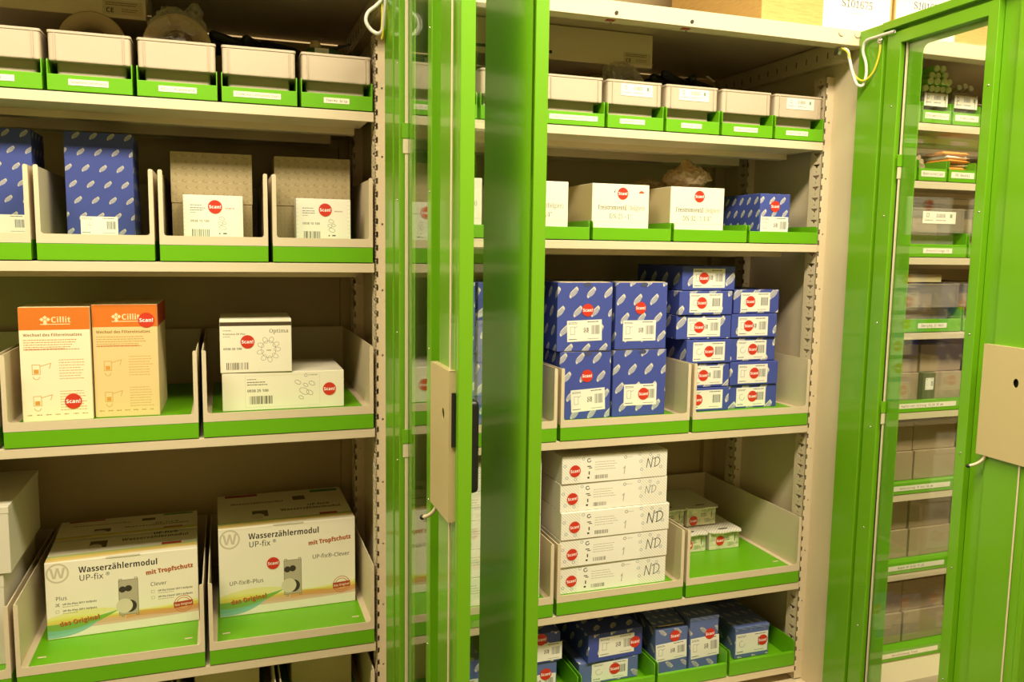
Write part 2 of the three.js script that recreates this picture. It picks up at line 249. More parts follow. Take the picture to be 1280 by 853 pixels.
let binTagMat; function binTag() { return binTagMat ??= std(0xffffff, 0.6, { map: tex(256, 80, (g, w, h) => { fill(g, '#f3ead6', 0, 0, w, h); g.strokeStyle = '#555'; g.lineWidth = 3; g.strokeRect(30, 14, 16, 22); bars(g, 105, 14, 66, 26, '#666'); fill(g, '#7d8f6a', 210, 16, 18, 24); lines(g, 16, 56, 70, 1, 8, '#777', 5); lines(g, 104, 56, 80, 1, 8, '#777', 5); }) }); }
// Cream insert tray on a green base: U-shaped front frame, side and back panels, green floor.
function creamTray(x0, x1, y, H, label, group, tabs) {
  const o = thing('divider_tray', label, 'tray', group, [(x0 + x1) / 2, y, 0]), w = (x1 - x0) / 2 - 0.004, g0 = 0.029, lip = 0.045, e = 0.0072, deep = 0.415;
  part(o, 'green_base', M([RB(-w, w, 0.001, g0, -0.003, 0.0015, 0.0008), B(-w, w, 0.001, 0.003, -deep, 0), B(-w, -w + 0.002, 0.001, g0 + 0.006, -deep, 0), B(w - 0.002, w, 0.001, g0 + 0.006, -deep, 0)]), MAT.green);
  part(o, 'floor_plate', B(-w + 0.003, w - 0.003, lip - 0.0105, lip - 0.0085, -deep + 0.004, -0.008), MAT.green);
  const s = new THREE.Shape(), r = 0.004; s.moveTo(-w, g0 + 0.0005); s.lineTo(w, g0 + 0.0005); s.lineTo(w, H - r); s.quadraticCurveTo(w, H, w - r, H); s.quadraticCurveTo(w - e, H, w - e, H - r); s.lineTo(w - e, lip + 0.006); s.quadraticCurveTo(w - e, lip, w - e - 0.006, lip); s.lineTo(-w + e + 0.006, lip); s.quadraticCurveTo(-w + e, lip, -w + e, lip + 0.006); s.lineTo(-w + e, H - r); s.quadraticCurveTo(-w + e, H, -w + r, H); s.quadraticCurveTo(-w, H, -w, H - r); s.closePath();
  part(o, 'front_frame', ext(s, 0.002), MAT.cream);
  for (const k of [-1, 1]) part(o, 'side_panel', M([B(k > 0 ? w - 0.002 : -w, k > 0 ? w : -w + 0.002, g0 + 0.006, H - 0.001, -deep, 0), B(k > 0 ? w - 0.014 : -w + 0.002, k > 0 ? w - 0.002 : -w + 0.014, lip - 0.0105, lip - 0.0083, -deep + 0.004, -0.004)]), MAT.cream);
  part(o, 'back_panel', B(-w, w, g0, H - 0.001, -deep - 0.002, -deep), MAT.cream);
  if (tabs) for (const k of [-1, 1]) part(o, 'floor_tab', RB(k * (w - 0.03) - 0.007, k * (w - 0.03) + 0.007, lip - 0.0086, lip - 0.0074, -0.05, -0.046, 0.0005), MAT.cream);
  return o;
}

// ------------------------------------------------------------------ cartons
function metric(geo, w, h, d, tile, off = 0) { const u = geo.attributes.uv, n = u.count / 6, sz = [[d, h], [d, h], [w, d], [w, d], [w, h], [w, h]]; for (let f = 0; f < 6; f++) for (let i = f * n; i < (f + 1) * n; i++) u.setXY(i, u.getX(i) * sz[f][0] / tile + off, u.getY(i) * sz[f][1] / tile + off * 0.7); return geo; }
// x0..x1, base height y, front plane z, height h, depth d; mats: one material or { front, side, top }
function carton(name, label, group, x0, x1, y, z, h, d, mats, o2 = {}) {
  const w = x1 - x0, o = thing(name, label, 'box', group, [(x0 + x1) / 2, y + 0.0004, z - d / 2], o2.turn || 0);
  let geo = new RoundedBoxGeometry(w, h, d, 2, 0.0014).translate(0, h / 2, 0);
  let m = mats;
  if (o2.tile) metric(geo, w, h, d, o2.tile, o2.off ?? rnd());
  if (mats.front) { const s = mats.side || MAT.carton; m = [s, s, mats.top || s, s, mats.front, s]; }
  part(o, 'carton_body', geo, m);
  for (const [u, v, r, tilt = 0] of o2.scan || []) { const q = part(o, 'scan_sticker', new THREE.CircleGeometry(r, 28), MAT.sticker); q.position.set((u - 0.5) * w, v * h, d / 2 + 0.0009); q.rotation.z = tilt; }
  for (const [u, v, lw, lh, k = 0, tilt = 0] of o2.labels || []) { const q = part(o, 'paper_label', B(-lw / 2, lw / 2, -lh / 2, lh / 2, 0, 0.0005), [MAT.white, MAT.white, MAT.white, MAT.white, MAT.ship[k], MAT.white]); q.position.set((u - 0.5) * w, v * h, d / 2); q.rotation.z = tilt; }
  if (o2.seam) part(o, 'lid', M([RB(-w / 2 - 0.0008, w / 2 + 0.0008, h * o2.seam, h + 0.0006, -d / 2 - 0.0008, d / 2 + 0.0008, 0.001)]), Array.isArray(m) ? m[2] : m);
  return o;
}
const mapped = (t, r = 0.6) => std(0xffffff, r, { map: t });

// ================================================================== LEFT CABINET
// ---- top shelf: five bins with name strips
const H135 = 0.135, H189 = 0.189, H315 = 0.315;
const C1A = [['Thermo Grip', [-0.092, -0.046]], ['Chemikalienhandschuh', [-0.247, -0.167]], ['Alu - Klebeband', [-0.368, -0.307]], ['Gewebeklebeband', [-0.505, -0.445]], ['Isolierband', [-0.66, -0.583]]];
C1A.forEach(([t, tx], i) => {
  const x1 = -i * H135, x0 = x1 - H135;
  greenTray(x0, x1, 0, `small green tray in left cabinet top row, name strip reading ${t}`, 'small green trays, left cabinet top shelf', { text: t, tx });
  greyBin((x0 + x1) / 2, 0, 0.124, `beige-grey plastic bin in the left cabinet above the ${t} strip`, 'grey bins, left cabinet top shelf');
});
// lamp-like steel boxes under both cabinet tops
const ceTex = tex(256, 96, (g, w, h) => { fill(g, '#c9b892', 0, 0, w, h); lines(g, 20, 14, 210, 2, 14, '#4a3d22', 5); txt(g, 'CE', 20, 84, 'bold 44px sans-serif', '#3b3018'); lines(g, 120, 56, 110, 2, 14, '#5a4c2c', 4); });
[[0, 'beige steel box with CE label hanging under the left cabinet top'], [P, 'beige steel box with CE label hanging under the middle cabinet top']].forEach(([x, label]) => {
  const o = thing('fan_box', label, 'steel box', 'steel boxes under the cabinet tops', [x - 0.645, 0.146, -0.165]);
  part(o, 'housing', RB(-0.255, 0.255, 0, 0.0705, -0.075, 0.075, 0.002), MAT.cream);
  part(o, 'air_slot', B(-0.2, 0.02, 0.012, 0.018, 0.0745, 0.0754), MAT.black);
  part(o, 'type_label', B(0.185, 0.25, 0.006, 0.03, 0.075, 0.0756), [MAT.white, MAT.white, MAT.white, MAT.white, mapped(ceTex), MAT.white]);
  part(o, 'end_screw', new THREE.CylinderGeometry(0.003, 0.003, 0.01, 8).rotateZ(Math.PI / 2).translate(0.258, 0.012, 0.06), MAT.chrome);
});
// slotted rail at the back of the top shelves
[[0, 'notched steel rail behind the bins of the left cabinet'], [P, 'notched steel rail behind the bins of the middle cabinet']].forEach(([x, label]) => {
  const s = new THREE.Shape(); s.moveTo(-0.42, 0); s.lineTo(0, 0); s.lineTo(0, 0.14); for (let k = 0; k < 12; k++) { const a = -0.02 - k * 0.034; s.lineTo(a, 0.14); s.lineTo(a, 0.125); s.lineTo(a - 0.003, 0.125); s.lineTo(a - 0.003, 0.14); } s.lineTo(-0.42, 0.14); s.closePath();
  const o = thing('notched_rail', label, 'rail', 'notched rails on the top shelves', [x - 0.16, 0.0002, -0.372]);
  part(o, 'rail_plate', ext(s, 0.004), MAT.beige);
});
function tapeRoll(x, y, z, r, label, tilt) { const o = thing('tape_roll', label, 'tape', 'rolls of tape', [x, y, z], tilt); const g = new THREE.LatheGeometry([[r * 0.5, -0.024], [r * 0.96, -0.024], [r, -0.022], [r, 0.022], [r * 0.96, 0.024], [r * 0.5, 0.024], [r * 0.5, -0.024]].map((q) => new THREE.Vector2(...q)), 40).rotateX(Math.PI / 2).translate(0, r, 0); part(o, 'tape_winding', g, MAT.tape); part(o, 'cardboard_core', new THREE.LatheGeometry([[r * 0.44, -0.024], [r * 0.5, -0.024], [r * 0.5, 0.024], [r * 0.44, 0.024], [r * 0.44, -0.024]].map((q) => new THREE.Vector2(...q)), 32).rotateX(Math.PI / 2).translate(0, r, 0), MAT.brown); return o; }
tapeRoll(-0.4755, 0.038, -0.08, 0.054, 'tan roll of tape standing in the Gewebeklebeband bin', 0.1);
tapeRoll(-0.338, 0.037, -0.06, 0.057, 'wide tan roll of tape in a clear bag, Alu - Klebeband bin', 0.05);
function film(name, label, cat, x, y, z, sx, sy, sz, mat, off, peaks = []) {
  const g0 = new THREE.IcosahedronGeometry(1, 24); g0.scale(sx, sy, sz);
  let g = wobble(g0, Math.min(sx, sy) * 0.55, 38, off); g = wobble(g, Math.min(sx, sy) * 0.22, 110, off + 3);
  const p = g.attributes.position;
  for (const [px, pz, ph, pr] of peaks) for (let i = 0; i < p.count; i++) if (p.getY(i) > 0) { const q = Math.hypot(p.getX(i) - px, p.getZ(i) - pz) / pr; if (q < 1) p.setY(i, p.getY(i) + ph * (1 - q)); }
  g.computeVertexNormals(); const o = thing(name, label, cat, null, [x, y, z]); part(o, 'film', g, mat); return o;
}
film('plastic_bag', 'crumpled clear plastic bag around the tape in the Alu - Klebeband bin', 'bag', -0.336, 0.118, -0.06, 0.044, 0.04, 0.034, MAT.film, 2, [[0.034, 0, 0.03, 0.03], [-0.03, 0, 0.014, 0.03]]);
function glove(x, y, z, label, turn, s = 1) {
  const cap = (ax, ay, az, bx, by, bz, r) => { const a = new THREE.Vector3(ax, ay, az), b = new THREE.Vector3(bx, by, bz), g = new THREE.CapsuleGeometry(r, a.distanceTo(b), 3, 8); g.applyQuaternion(new THREE.Quaternion().setFromUnitVectors(new THREE.Vector3(0, 1, 0), b.clone().sub(a).normalize())); return g.translate(...a.add(b).multiplyScalar(0.5).toArray()); };
  const o = thing('rubber_glove', label, 'glove', 'black rubber gloves', [x, y, z], turn);
  part(o, 'glove_body', M([new THREE.SphereGeometry(0.05 * s, 16, 10).scale(1, 0.3, 0.75), ...[-0.028, -0.01, 0.008, 0.025].map((k, i) => cap(-0.035 * s, 0.002, k * s, (-0.095 - (i % 3) * 0.006) * s, 0.006 * (i - 1), k * 1.3 * s, 0.0095 * s)), cap(0, 0, 0.03 * s, -0.035 * s, 0.006, 0.058 * s, 0.01 * s), cap(0.02 * s, 0, 0, 0.08 * s, -0.006, 0, 0.024 * s)]), MAT.black);
  return o;
}
glove(-0.2, 0.126, -0.16, 'black rubber glove lying across the Chemikalienhandschuh bin', 0.2, 0.9);
glove(-0.1, 0.13, -0.24, 'black rubber glove in the shadows behind the Thermo Grip bin', 2.6, 0.8);
{
  const o = thing('hand_grip', 'dark green grip tool with a cream patch in the Thermo Grip bin', 'tool', null, [-0.085, 0.106, -0.05]);
  part(o, 'grip_body', new THREE.CapsuleGeometry(0.011, 0.045, 6, 14).rotateZ(Math.PI / 2).scale(1, 1, 1.1), std(lin(0.03, 0.09, 0.02), 0.4));
  part(o, 'cream_patch', RB(-0.018, 0.008, -0.002, 0.009, 0.009, 0.0125, 0.001), MAT.white);
  part(o, 'tan_knob', new THREE.SphereGeometry(0.011, 14, 10).translate(-0.014, 0.016, -0.012), MAT.tape);
  part(o, 'lever', tube([[0.0, 0.008, -0.004], [0.025, 0.015, -0.006], [0.05, 0.025, -0.008]], 0.0022, 10), MAT.black);
}

// ---- second shelf: three divider trays with blue and tan boxes
[['divider tray holding the tan box beside the slotted post', 0], ['divider tray holding the tan box in the middle, left cabinet second shelf', 1], ['divider tray holding the tall blue box with pale logos', 2], ['divider tray cut by the left picture edge, second shelf', 3]].forEach(([t, i]) => creamTray(-(i + 1) * H189, -i * H189, -0.2785, 0.158, 'cream ' + t, 'cream divider trays, left cabinet second shelf'));
const F1B = -0.2785 + 0.0365;
carton('blue_box', 'tall blue box with pale logos standing alone in cream tray', 'tall blue boxes', -0.529, -0.419, F1B, -0.08, 0.187, 0.11, MAT.blueA, { tile: 0.112, off: 0.02, labels: [[0.47, 0.13, 0.06, 0.032, 2]] });
carton('blue_box', 'tall blue box cut off by the left picture edge', 'tall blue boxes', -0.69, -0.579, F1B, -0.08, 0.187, 0.11, MAT.blueA, { tile: 0.112, off: 0.04, labels: [[0.62, 0.13, 0.06, 0.032, 2]] });
const smallPrint = (i) => tex(384, 288, (g, w, h) => {
  fill(g, '#f4eedd', 0, 0, w, h); g.strokeStyle = '#e2d9c2'; g.lineWidth = 4; for (let k = 0; k < 5; k++) for (const sx of [0, w - 22]) for (let q = 0; q < 12; q++) { g.beginPath(); g.arc(sx + 6, q * 26 + 8, 7, 0.4, 2.6); g.stroke(); }
  lines(g, 44, 60, 80, 1, 14, '#888', 5); lines(g, 44, 78, 96, 2, 14, '#777', 5); lines(g, 44, 108, 40, 1, 14, '#999', 4); txt(g, '0938 15 100', 44, 170, 'bold 22px sans-serif', '#8a8474'); bars(g, 52, 214, 112, 48, '#6a6454'); lines(g, 270, 76, 60, 1, 8, '#c9a49a', 8);
  g.strokeStyle = '#a09a8a'; g.lineWidth = 3; for (const [x, y, r] of [[246, 146, 18], [236, 176, 15], [262, 172, 14], [250, 204, 22]]) { g.beginPath(); g.ellipse(x, y, r, r * 0.6, 0.3, 0, 7); g.stroke(); } fill(g, '#5a5446', 226, 236, 8, 10); fill(g, '#4a4438', 252, 236, 24, 8);
});
[[-0.358, -0.216, -0.337, -0.234, 'in the middle tray'], [-0.174, -0.031, -0.139, -0.037, 'nearest the slotted post']].forEach(([a, b, c, d, w], i) => {
  const t = carton('tan_box', `tan patterned box behind a white box, ${w}`, 'tan patterned boxes', a, b, F1B, -0.105, 0.163, 0.15, MAT.tan, { tile: 0.06, off: 0 });
  part(t, 'front_flap', M([RB(-0.0718, 0.0718, 0.07, 0.1635, 0.075, 0.0766, 0.0006)]), MAT.tan);
  part(t, 'tuck_notch', new THREE.CylinderGeometry(0.0085, 0.0085, 0.0006, 20, 1, false, -Math.PI / 2, Math.PI).rotateX(Math.PI / 2).rotateZ(0).translate(0, 0.1632, 0.0768), MAT.tan);
  carton('white_box', `small white box with red Scan sticker before tan box, ${w}`, 'small white boxes', c, d, F1B, -0.055, 0.083, 0.045, { front: mapped(smallPrint(i)), side: MAT.white }, { scan: [[0.53, 0.75, 0.0122]] });
});

// ---- third shelf
creamTray(-H315, 0, -0.596, 0.16, 'cream divider tray with two white boxes stacked, left cabinet', 'wide divider trays, left cabinet');
creamTray(-2 * H315, -H315, -0.596, 0.16, 'cream divider tray with the pair of orange-topped boxes', 'wide divider trays, left cabinet');
creamTray(-3 * H315, -2 * H315, -0.596, 0.16, 'cream divider tray left of the orange-topped boxes, mostly outside', 'wide divider trays, left cabinet');
const F1C = -0.596 + 0.0365;
const filterPrint = (i) => tex(400, 720, (g, w, h) => {
  fill(g, i ? '#e8cb90' : '#f4e8c6', 0, 0, w, h); fill(g, '#d97318', 0, 0, w, 142);
  g.fillStyle = '#f2d9a8'; for (const [x, y] of [[130, 76], [148, 64], [148, 88], [166, 76], [148, 100]]) { g.save(); g.translate(x, y); g.rotate(0.785); g.fillRect(-9, -9, 18, 18); g.restore(); }
  fill(g, '#f2d9a8', 120, 104, 168, 5); txt(g, 'Cillit', 180, 96, 'bold 50px sans-serif', '#f2d9a8');
  txt(g, 'Wechsel des Filtereinsatzes', 22, 182, 'bold 25px sans-serif', '#8a5a26'); lines(g, 22, 202, 340, 5, 15, '#c89a5c', 6); lines(g, 22, 260, 300, 1, 15, '#c4571c', 5);
  for (const y of [330, 530]) { g.strokeStyle = '#d2a25a'; g.lineWidth = 4; g.strokeRect(64, y + 30, 44, 60); g.fillStyle = '#d79a3c'; g.fillRect(72, y + 60, 28, 26); g.beginPath(); g.arc(86, y + 105, 18, 0, 3.2); g.stroke(); g.beginPath(); g.moveTo(108, y + 40); g.lineTo(170, y + 22); g.lineTo(160, y + 56); g.stroke(); lines(g, 215, y, 150, 8, 17, '#d0a666', 5); }
  for (let k = 0; k < 7; k++) lines(g, 26 + k * 52, 676, 30, 1, 8, '#b98a4a', 6);
});
carton('filter_box', 'orange-topped upright box with red Scan sticker near its foot', 'orange-topped filter boxes', -0.606, -0.496, F1C, -0.04, 0.2, 0.16, { front: mapped(filterPrint(0)), side: MAT.cartonYellow, top: MAT.cartonYellow }, { scan: [[0.72, 0.17, 0.0135]], turn: 0.02 });
{ const o = carton('filter_box', 'orange-topped upright box with red Scan sticker on orange band', 'orange-topped filter boxes', -0.491, -0.384, F1C, -0.05, 0.203, 0.16, { front: mapped(filterPrint(1)), side: MAT.cartonYellow, top: MAT.cartonYellow }, { scan: [[0.83, 0.86, 0.0135]], turn: -0.02 }); part(o, 'side_band', B(0.0535, 0.0541, 0.163, 0.2015, -0.078, 0.078), std(lin(0.45, 0.05, 0.01), 0.6)); }
const optimaTop = tex(512, 420, (g, w, h) => {
  fill(g, '#f3ead2', 0, 0, w, h); fill(g, '#4a3a22', 0, 22, w, 30); lines(g, 22, 86, 60, 1, 14, '#7a705c', 5); txt(g, 'Präzisions Kit Plus', 22, 122, 'bold 18px sans-serif', '#7a705c'); lines(g, 22, 134, 50, 1, 14, '#9a907c', 4); txt(g, 'Optima', 350, 108, '40px serif', '#4a3a22'); txt(g, '0938 20 100', 22, 240, 'bold 24px sans-serif', '#6a604c'); bars(g, 42, 340, 150, 56, '#5a5040');
  g.strokeStyle = '#9a907c'; g.lineWidth = 3; for (let k = 0; k < 9; k++) { const a = k * 0.72; g.beginPath(); g.ellipse(345 + 62 * Math.cos(a), 240 + 78 * Math.sin(a), 24, 16, a, 0, 7); g.stroke(); } g.beginPath(); g.ellipse(345, 240, 52, 68, 0, 0, 7); g.stroke(); fill(g, '#7a705c', 330, 244, 34, 6);
});
const optimaLow = tex(768, 240, (g, w, h) => { fill(g, '#f3ead2', 0, 0, w, h); g.strokeStyle = '#e6dbc0'; g.lineWidth = 3; g.strokeRect(140, 20, 470, 200); lines(g, 152, 40, 60, 1, 14, '#8a806c', 5); lines(g, 152, 58, 140, 2, 16, '#7a705c', 6); txt(g, '0938 25 100', 152, 124, 'bold 24px sans-serif', '#6a604c'); bars(g, 164, 150, 140, 52, '#5a5040'); g.strokeStyle = '#9a907c'; g.lineWidth = 3; for (const [x, y, r] of [[470, 70, 20], [520, 90, 16], [560, 80, 20], [510, 130, 32], [545, 140, 22], [490, 170, 16]]) { g.beginPath(); g.ellipse(x, y, r, r * 0.6, 0.5, 0, 7); g.stroke(); } g.beginPath(); g.arc(522, 26, 9, 0, 7); g.stroke(); lines(g, 540, 22, 60, 1, 8, '#b0a690', 6); });
carton('white_box', 'long white box with red Scan sticker at its right end', 'white boxes, left cabinet third shelf', -0.278, -0.053, F1C, -0.05, 0.072, 0.17, { front: mapped(optimaLow), side: MAT.carton, top: MAT.carton }, { scan: [[0.875, 0.5, 0.0125]] });
carton('white_box', 'white box with dark top stripe stacked on the long white box', 'white boxes, left cabinet third shelf', -0.279, -0.15, F1C + 0.0728, -0.048, 0.101, 0.15, { front: mapped(optimaTop), side: MAT.carton, top: MAT.carton }, { scan: [[0.38, 0.58, 0.0125]], turn: -0.015 });

// ---- fourth shelf
creamTray(-H315, 0, -1.0295, 0.16, 'cream divider tray with the UP-fix box beside the post', 'deep divider trays, left cabinet', true);
creamTray(-2 * H315, -H315, -1.0295, 0.16, 'cream divider tray with the UP-fix box listing Plus and Clever', 'deep divider trays, left cabinet', true);
creamTray(-3 * H315, -2 * H315, -1.0295, 0.16, 'cream divider tray at lower left with plain stacked boxes', 'deep divider trays, left cabinet');
const F1D = -1.0295 + 0.0365;
function swoosh(g, y0, k, cols, amp) { cols.forEach((c, i) => { g.fillStyle = c; g.beginPath(); g.moveTo(0, y0 + i * 14); g.bezierCurveTo(220, y0 - amp + i * 20, 420, y0 + amp * k + i * 6, 1024, y0 - 30 + i * 18); g.lineTo(1024, y0 + 6 + i * 22); g.bezierCurveTo(520, y0 + amp * k + 34 + i * 8, 240, y0 - amp + 46 + i * 24, 0, y0 + 44 + i * 18); g.closePath(); g.fill(); }); }
const modulePrint = (v) => tex(1024, v ? 680 : 580, (g, w, h) => {
  fill(g, '#f5ecd6', 0, 0, w, h); const y = h - 150; g.globalAlpha = 0.75; swoosh(g, y, 0.9, ['#ece68e', '#dccb52', '#e4b45a', '#dfb09a'], 46); g.globalAlpha = 0.5; g.fillStyle = '#e3dc62'; g.beginPath(); g.moveTo(0, y - 10); g.bezierCurveTo(200, y - 70, 360, y - 60, 520, y - 20); g.bezierCurveTo(380, y - 10, 200, y + 20, 0, y + 50); g.fill(); g.fillStyle = '#d98a4a'; g.beginPath(); g.moveTo(520, y + 20); g.bezierCurveTo(700, y - 20, 860, y + 60, 1024, y + 10); g.lineTo(1024, y + 50); g.bezierCurveTo(860, y + 90, 700, y + 30, 520, y + 60); g.fill(); g.globalAlpha = 0.85;
  g.fillStyle = '#6fae3a'; g.beginPath(); g.moveTo(0, y + 40); g.bezierCurveTo(180, y + 40, 300, y + 20, 480, y - 20); g.bezierCurveTo(330, y + 60, 200, y + 120, 0, y + 120); g.fill(); g.fillStyle = '#7fbfae'; g.beginPath(); g.moveTo(0, y + 85); g.bezierCurveTo(140, y + 100, 240, y + 80, 340, y + 40); g.bezierCurveTo(260, y + 120, 140, y + 150, 0, y + 142); g.fill(); g.globalAlpha = 1;
  g.strokeStyle = '#cfc3a8'; g.lineWidth = 12; g.beginPath(); g.arc(80, 84, 68, 0, 7); g.stroke(); txt(g, 'W', 80, 122, 'bold 110px sans-serif', '#cfc3a8', 'center');
  txt(g, 'Wasserzählermodul', 216, 96, 'bold 62px sans-serif', '#2a2218', 'left', 530); txt(g, 'UP-fix', 216, 158, '60px sans-serif', '#2a2218'); txt(g, '®', 392, 138, '34px sans-serif', '#2a2218');
  g.save(); g.translate(660, v ? 188 : 170); g.rotate(-0.07); txt(g, 'mit Tropfschutz', 3, 3, 'bold 46px sans-serif', '#6a2a10', 'left', 330); txt(g, 'mit Tropfschutz', 0, 0, 'bold 46px sans-serif', '#c8642a', 'left', 330); g.restore();
  g.fillStyle = '#b9ad94'; g.fillRect(475, h - 390, 130, 270); g.strokeStyle = '#8c8068'; g.lineWidth = 4; g.strokeRect(475, h - 390, 130, 270); g.fillStyle = '#3a3026'; g.beginPath(); g.arc(500, h - 318, 24, 0, 7); g.arc(540, h - 322, 24, 0, 7); g.fill(); g.beginPath(); g.arc(545, h - 184, 48, 0, 7); g.fill(); g.fillStyle = '#ded2b6'; g.beginPath(); g.arc(510, h - 190, 56, 0, 7); g.fill(); for (const [x, q] of [[480, h - 400], [585, h - 402], [490, h - 118], [590, h - 120]]) { g.strokeStyle = '#8c8068'; g.strokeRect(x, q, 16, 12); }
  if (v) { txt(g, 'UP-fix®-Clever', 690, 300, '44px sans-serif', '#2a2218', 'left', 290); txt(g, 'UP-fix®-Plus', 70, 440, '44px sans-serif', '#2a2218', 'left', 260); }
  else { txt(g, 'Plus', 60, 290, '40px sans-serif', '#4a4030'); txt(g, 'Clever', 690, 262, '40px sans-serif', '#4a4030'); for (const [x, q] of [[104, 330], [104, 380], [740, 312], [740, 360]]) { txt(g, x < 400 ? 'UP-fix-Plus 2011 Aufputz' : 'UP-fix-Clever 2011 Aufputz', x, q, 'bold 19px sans-serif', '#4a4030'); lines(g, x, q + 10, 110, 1, 8, '#9a8c70', 4); g.strokeStyle = '#9a8c70'; g.lineWidth = 2; g.strokeRect(x - 44, q - 16, 20, 20); } g.strokeStyle = '#4a4030'; g.lineWidth = 3; g.beginPath(); g.moveTo(62, 312); g.lineTo(84, 336); g.moveTo(84, 312); g.lineTo(62, 336); g.stroke(); }
  g.save(); g.translate(78, h - 92); g.rotate(-0.1); txt(g, 'das Original', 3, 3, 'bold 46px sans-serif', '#5a2410', 'left', 270); txt(g, 'das Original', 0, 0, 'bold 46px sans-serif', '#c86a2a', 'left', 270); g.restore();
  g.strokeStyle = '#c4704a'; g.lineWidth = 5; g.beginPath(); g.arc(915, h - 150, 64, 0, 7); g.stroke(); g.beginPath(); g.arc(915, h - 150, 48, 0, 7); g.stroke(); g.save(); g.translate(915, h - 148); g.rotate(-0.06); fill(g, '#b03a22', -68, -22, 136, 44); txt(g, 'Das Original', 0, 10, 'bold 24px sans-serif', '#f2e4c8', 'center', 122); g.restore();
});
const moduleTop = tex(1024, 620, (g, w, h) => {
  fill(g, '#efe4c8', 0, 0, w, h); g.globalAlpha = 0.8; swoosh(g, h - 90, -0.4, ['#9fc06a', '#ddd06a', '#e4c06c'], 12); g.globalAlpha = 1; fill(g, '#a23a22', 60, 10, 260, 46); fill(g, '#4f8a4a', 760, 20, 230, 50); txt(g, 'UP-fix®', 700, 330, 'bold 50px sans-serif', '#2a2218'); txt(g, 'Wasserzählermodul', 480, 390, 'bold 56px sans-serif', '#2a2218', 'left', 480); txt(g, 'Wasserzählermodul', 100, 210, 'bold 44px sans-serif', '#5a4c34', 'left', 420); fill(g, '#6a5c44', 260, 350, 120, 110); g.fillStyle = '#ded2b6'; g.beginPath(); g.arc(300, 450, 50, 0, 7); g.fill(); fill(g, '#6a5c44', 600, 120, 100, 80); g.save(); g.translate(840, 500); fill(g, '#b03a22', -70, -20, 140, 36); g.restore(); });
{
  const o = carton('module_box', 'white printed box listing Plus and Clever, in lower left tray', 'printed module boxes', -0.602, -0.335, F1D, -0.12, 0.15, 0.23, { front: mapped(modulePrint(0)), side: MAT.carton, top: mapped(moduleTop) }, { turn: 0.03 });
  part(o, 'tuck_flap', M([RB(-0.03, 0.03, 0.1475, 0.1506, 0.1145, 0.1162, 0.0005)]), MAT.carton);
  const f = part(o, 'loose_lid', RB(-0.133, 0.133, -0.0006, 0.0006, -0.1, 0.0, 0.0004), mapped(moduleTop)); f.position.set(0.001, 0.1525, 0.0); f.rotation.x = 0.06;
  const o2 = carton('module_box', 'white printed box with red Scan sticker and UP-fix Clever lettering', 'printed module boxes', -0.294, -0.024, F1D, -0.122, 0.183, 0.23, { front: mapped(modulePrint(1)), side: MAT.carton, top: mapped(moduleTop) }, { scan: [[0.385, 0.56, 0.0125]], turn: 0.012 });
  part(o2, 'tuck_flap', M([RB(-0.03, 0.03, 0.181, 0.1838, 0.1145, 0.1162, 0.0005)]), MAT.carton);
}
carton('plain_box', 'plain cream box at lower left picture edge, bottom of its stack', 'plain cream boxes', -0.86, -0.648, F1D, -0.04, 0.165, 0.26, MAT.carton, { seam: 0.86 });
carton('plain_box', 'plain cream box at lower left picture edge, top of its stack', 'plain cream boxes', -0.87, -0.634, F1D + 0.167, -0.036, 0.12, 0.25, MAT.carton, { seam: 0.9 });

// ---- fifth shelf, only the tops show
[0, 1, 2, 3].forEach((i) => creamTray(-(i + 1) * H189, -i * H189, -1.2365, 0.15, ['cream tray at the bottom edge beside the slotted post', 'second cream tray from the post at the bottom edge', 'third cream tray from the post at the bottom edge', 'fourth cream tray from the post at the bottom edge'][i], 'cream trays at the bottom edge'));
carton('brown_box', 'tan box in the bottom tray next to the slotted post', 'tan boxes at the bottom edge', -0.155, -0.03, -1.2, -0.14, 0.1, 0.2, MAT.cartonYellow, { seam: 0.85 });
carton('brown_box', 'tan box in the bottom tray below the left UP-fix box', 'tan boxes at the bottom edge', -0.35, -0.225, -1.2, -0.13, 0.112, 0.2, MAT.cartonYellow, { seam: 0.85, turn: 0.06 });
carton('brown_box', 'tan box in the bottom tray at the far left', 'tan boxes at the bottom edge', -0.545, -0.4, -1.2, -0.13, 0.115, 0.2, MAT.cartonYellow, { seam: 0.85, turn: -0.1 });

// ================================================================== MIDDLE CABINET
const C2A = [['Flexi-Tape 5cm', [0.908, 0.966], 1, 'rightmost'], ['Flexi-Tape 5cm', [0.774, 0.834], 0, 'second from right'], ['Gastrocellofol', [0.645, 0.694], 1, ''], ['Silikonfett Tube', [0.502, 0.559], 1, ''], ['Elektrikerhandschuh Gr. 10', [0.347, 0.452], 0, ''], ['Dichtband', [0.22, 0.28], 0, ''], ['Hanf', [0.09, 0.13], 0, '']];
C2A.forEach(([t, tx, tag, which], i) => {
  const x1 = P - i * H135, x0 = x1 - H135, w = which ? ' ' + which : '';
  greenTray(x0, x1, 0, `small green tray${w} in middle cabinet top row, strip reading ${t}`, 'small green trays, middle cabinet top shelf', { text: t, tx });
  greyBin((x0 + x1) / 2, 0, 0.124, `beige-grey bin${w} above the ${t} strip, middle cabinet`, 'grey bins, middle cabinet top shelf', tag);
});
film('plastic_bag', 'crumpled shiny clear bag in the bin above the Silikonfett strip', 'bag', 0.54, 0.114, -0.08, 0.042, 0.03, 0.05, MAT.film, 5, [[-0.02, 0.02, 0.012, 0.03]]);
film('plastic_bag', 'dim clear bag behind the shiny bag, middle cabinet top shelf', 'bag', 0.53, 0.112, -0.2, 0.042, 0.03, 0.05, MAT.filmDark, 8);
glove(0.74, 0.128, -0.16, 'black rubber glove over the bin above the Gastrocellofol strip', 0.3, 1);
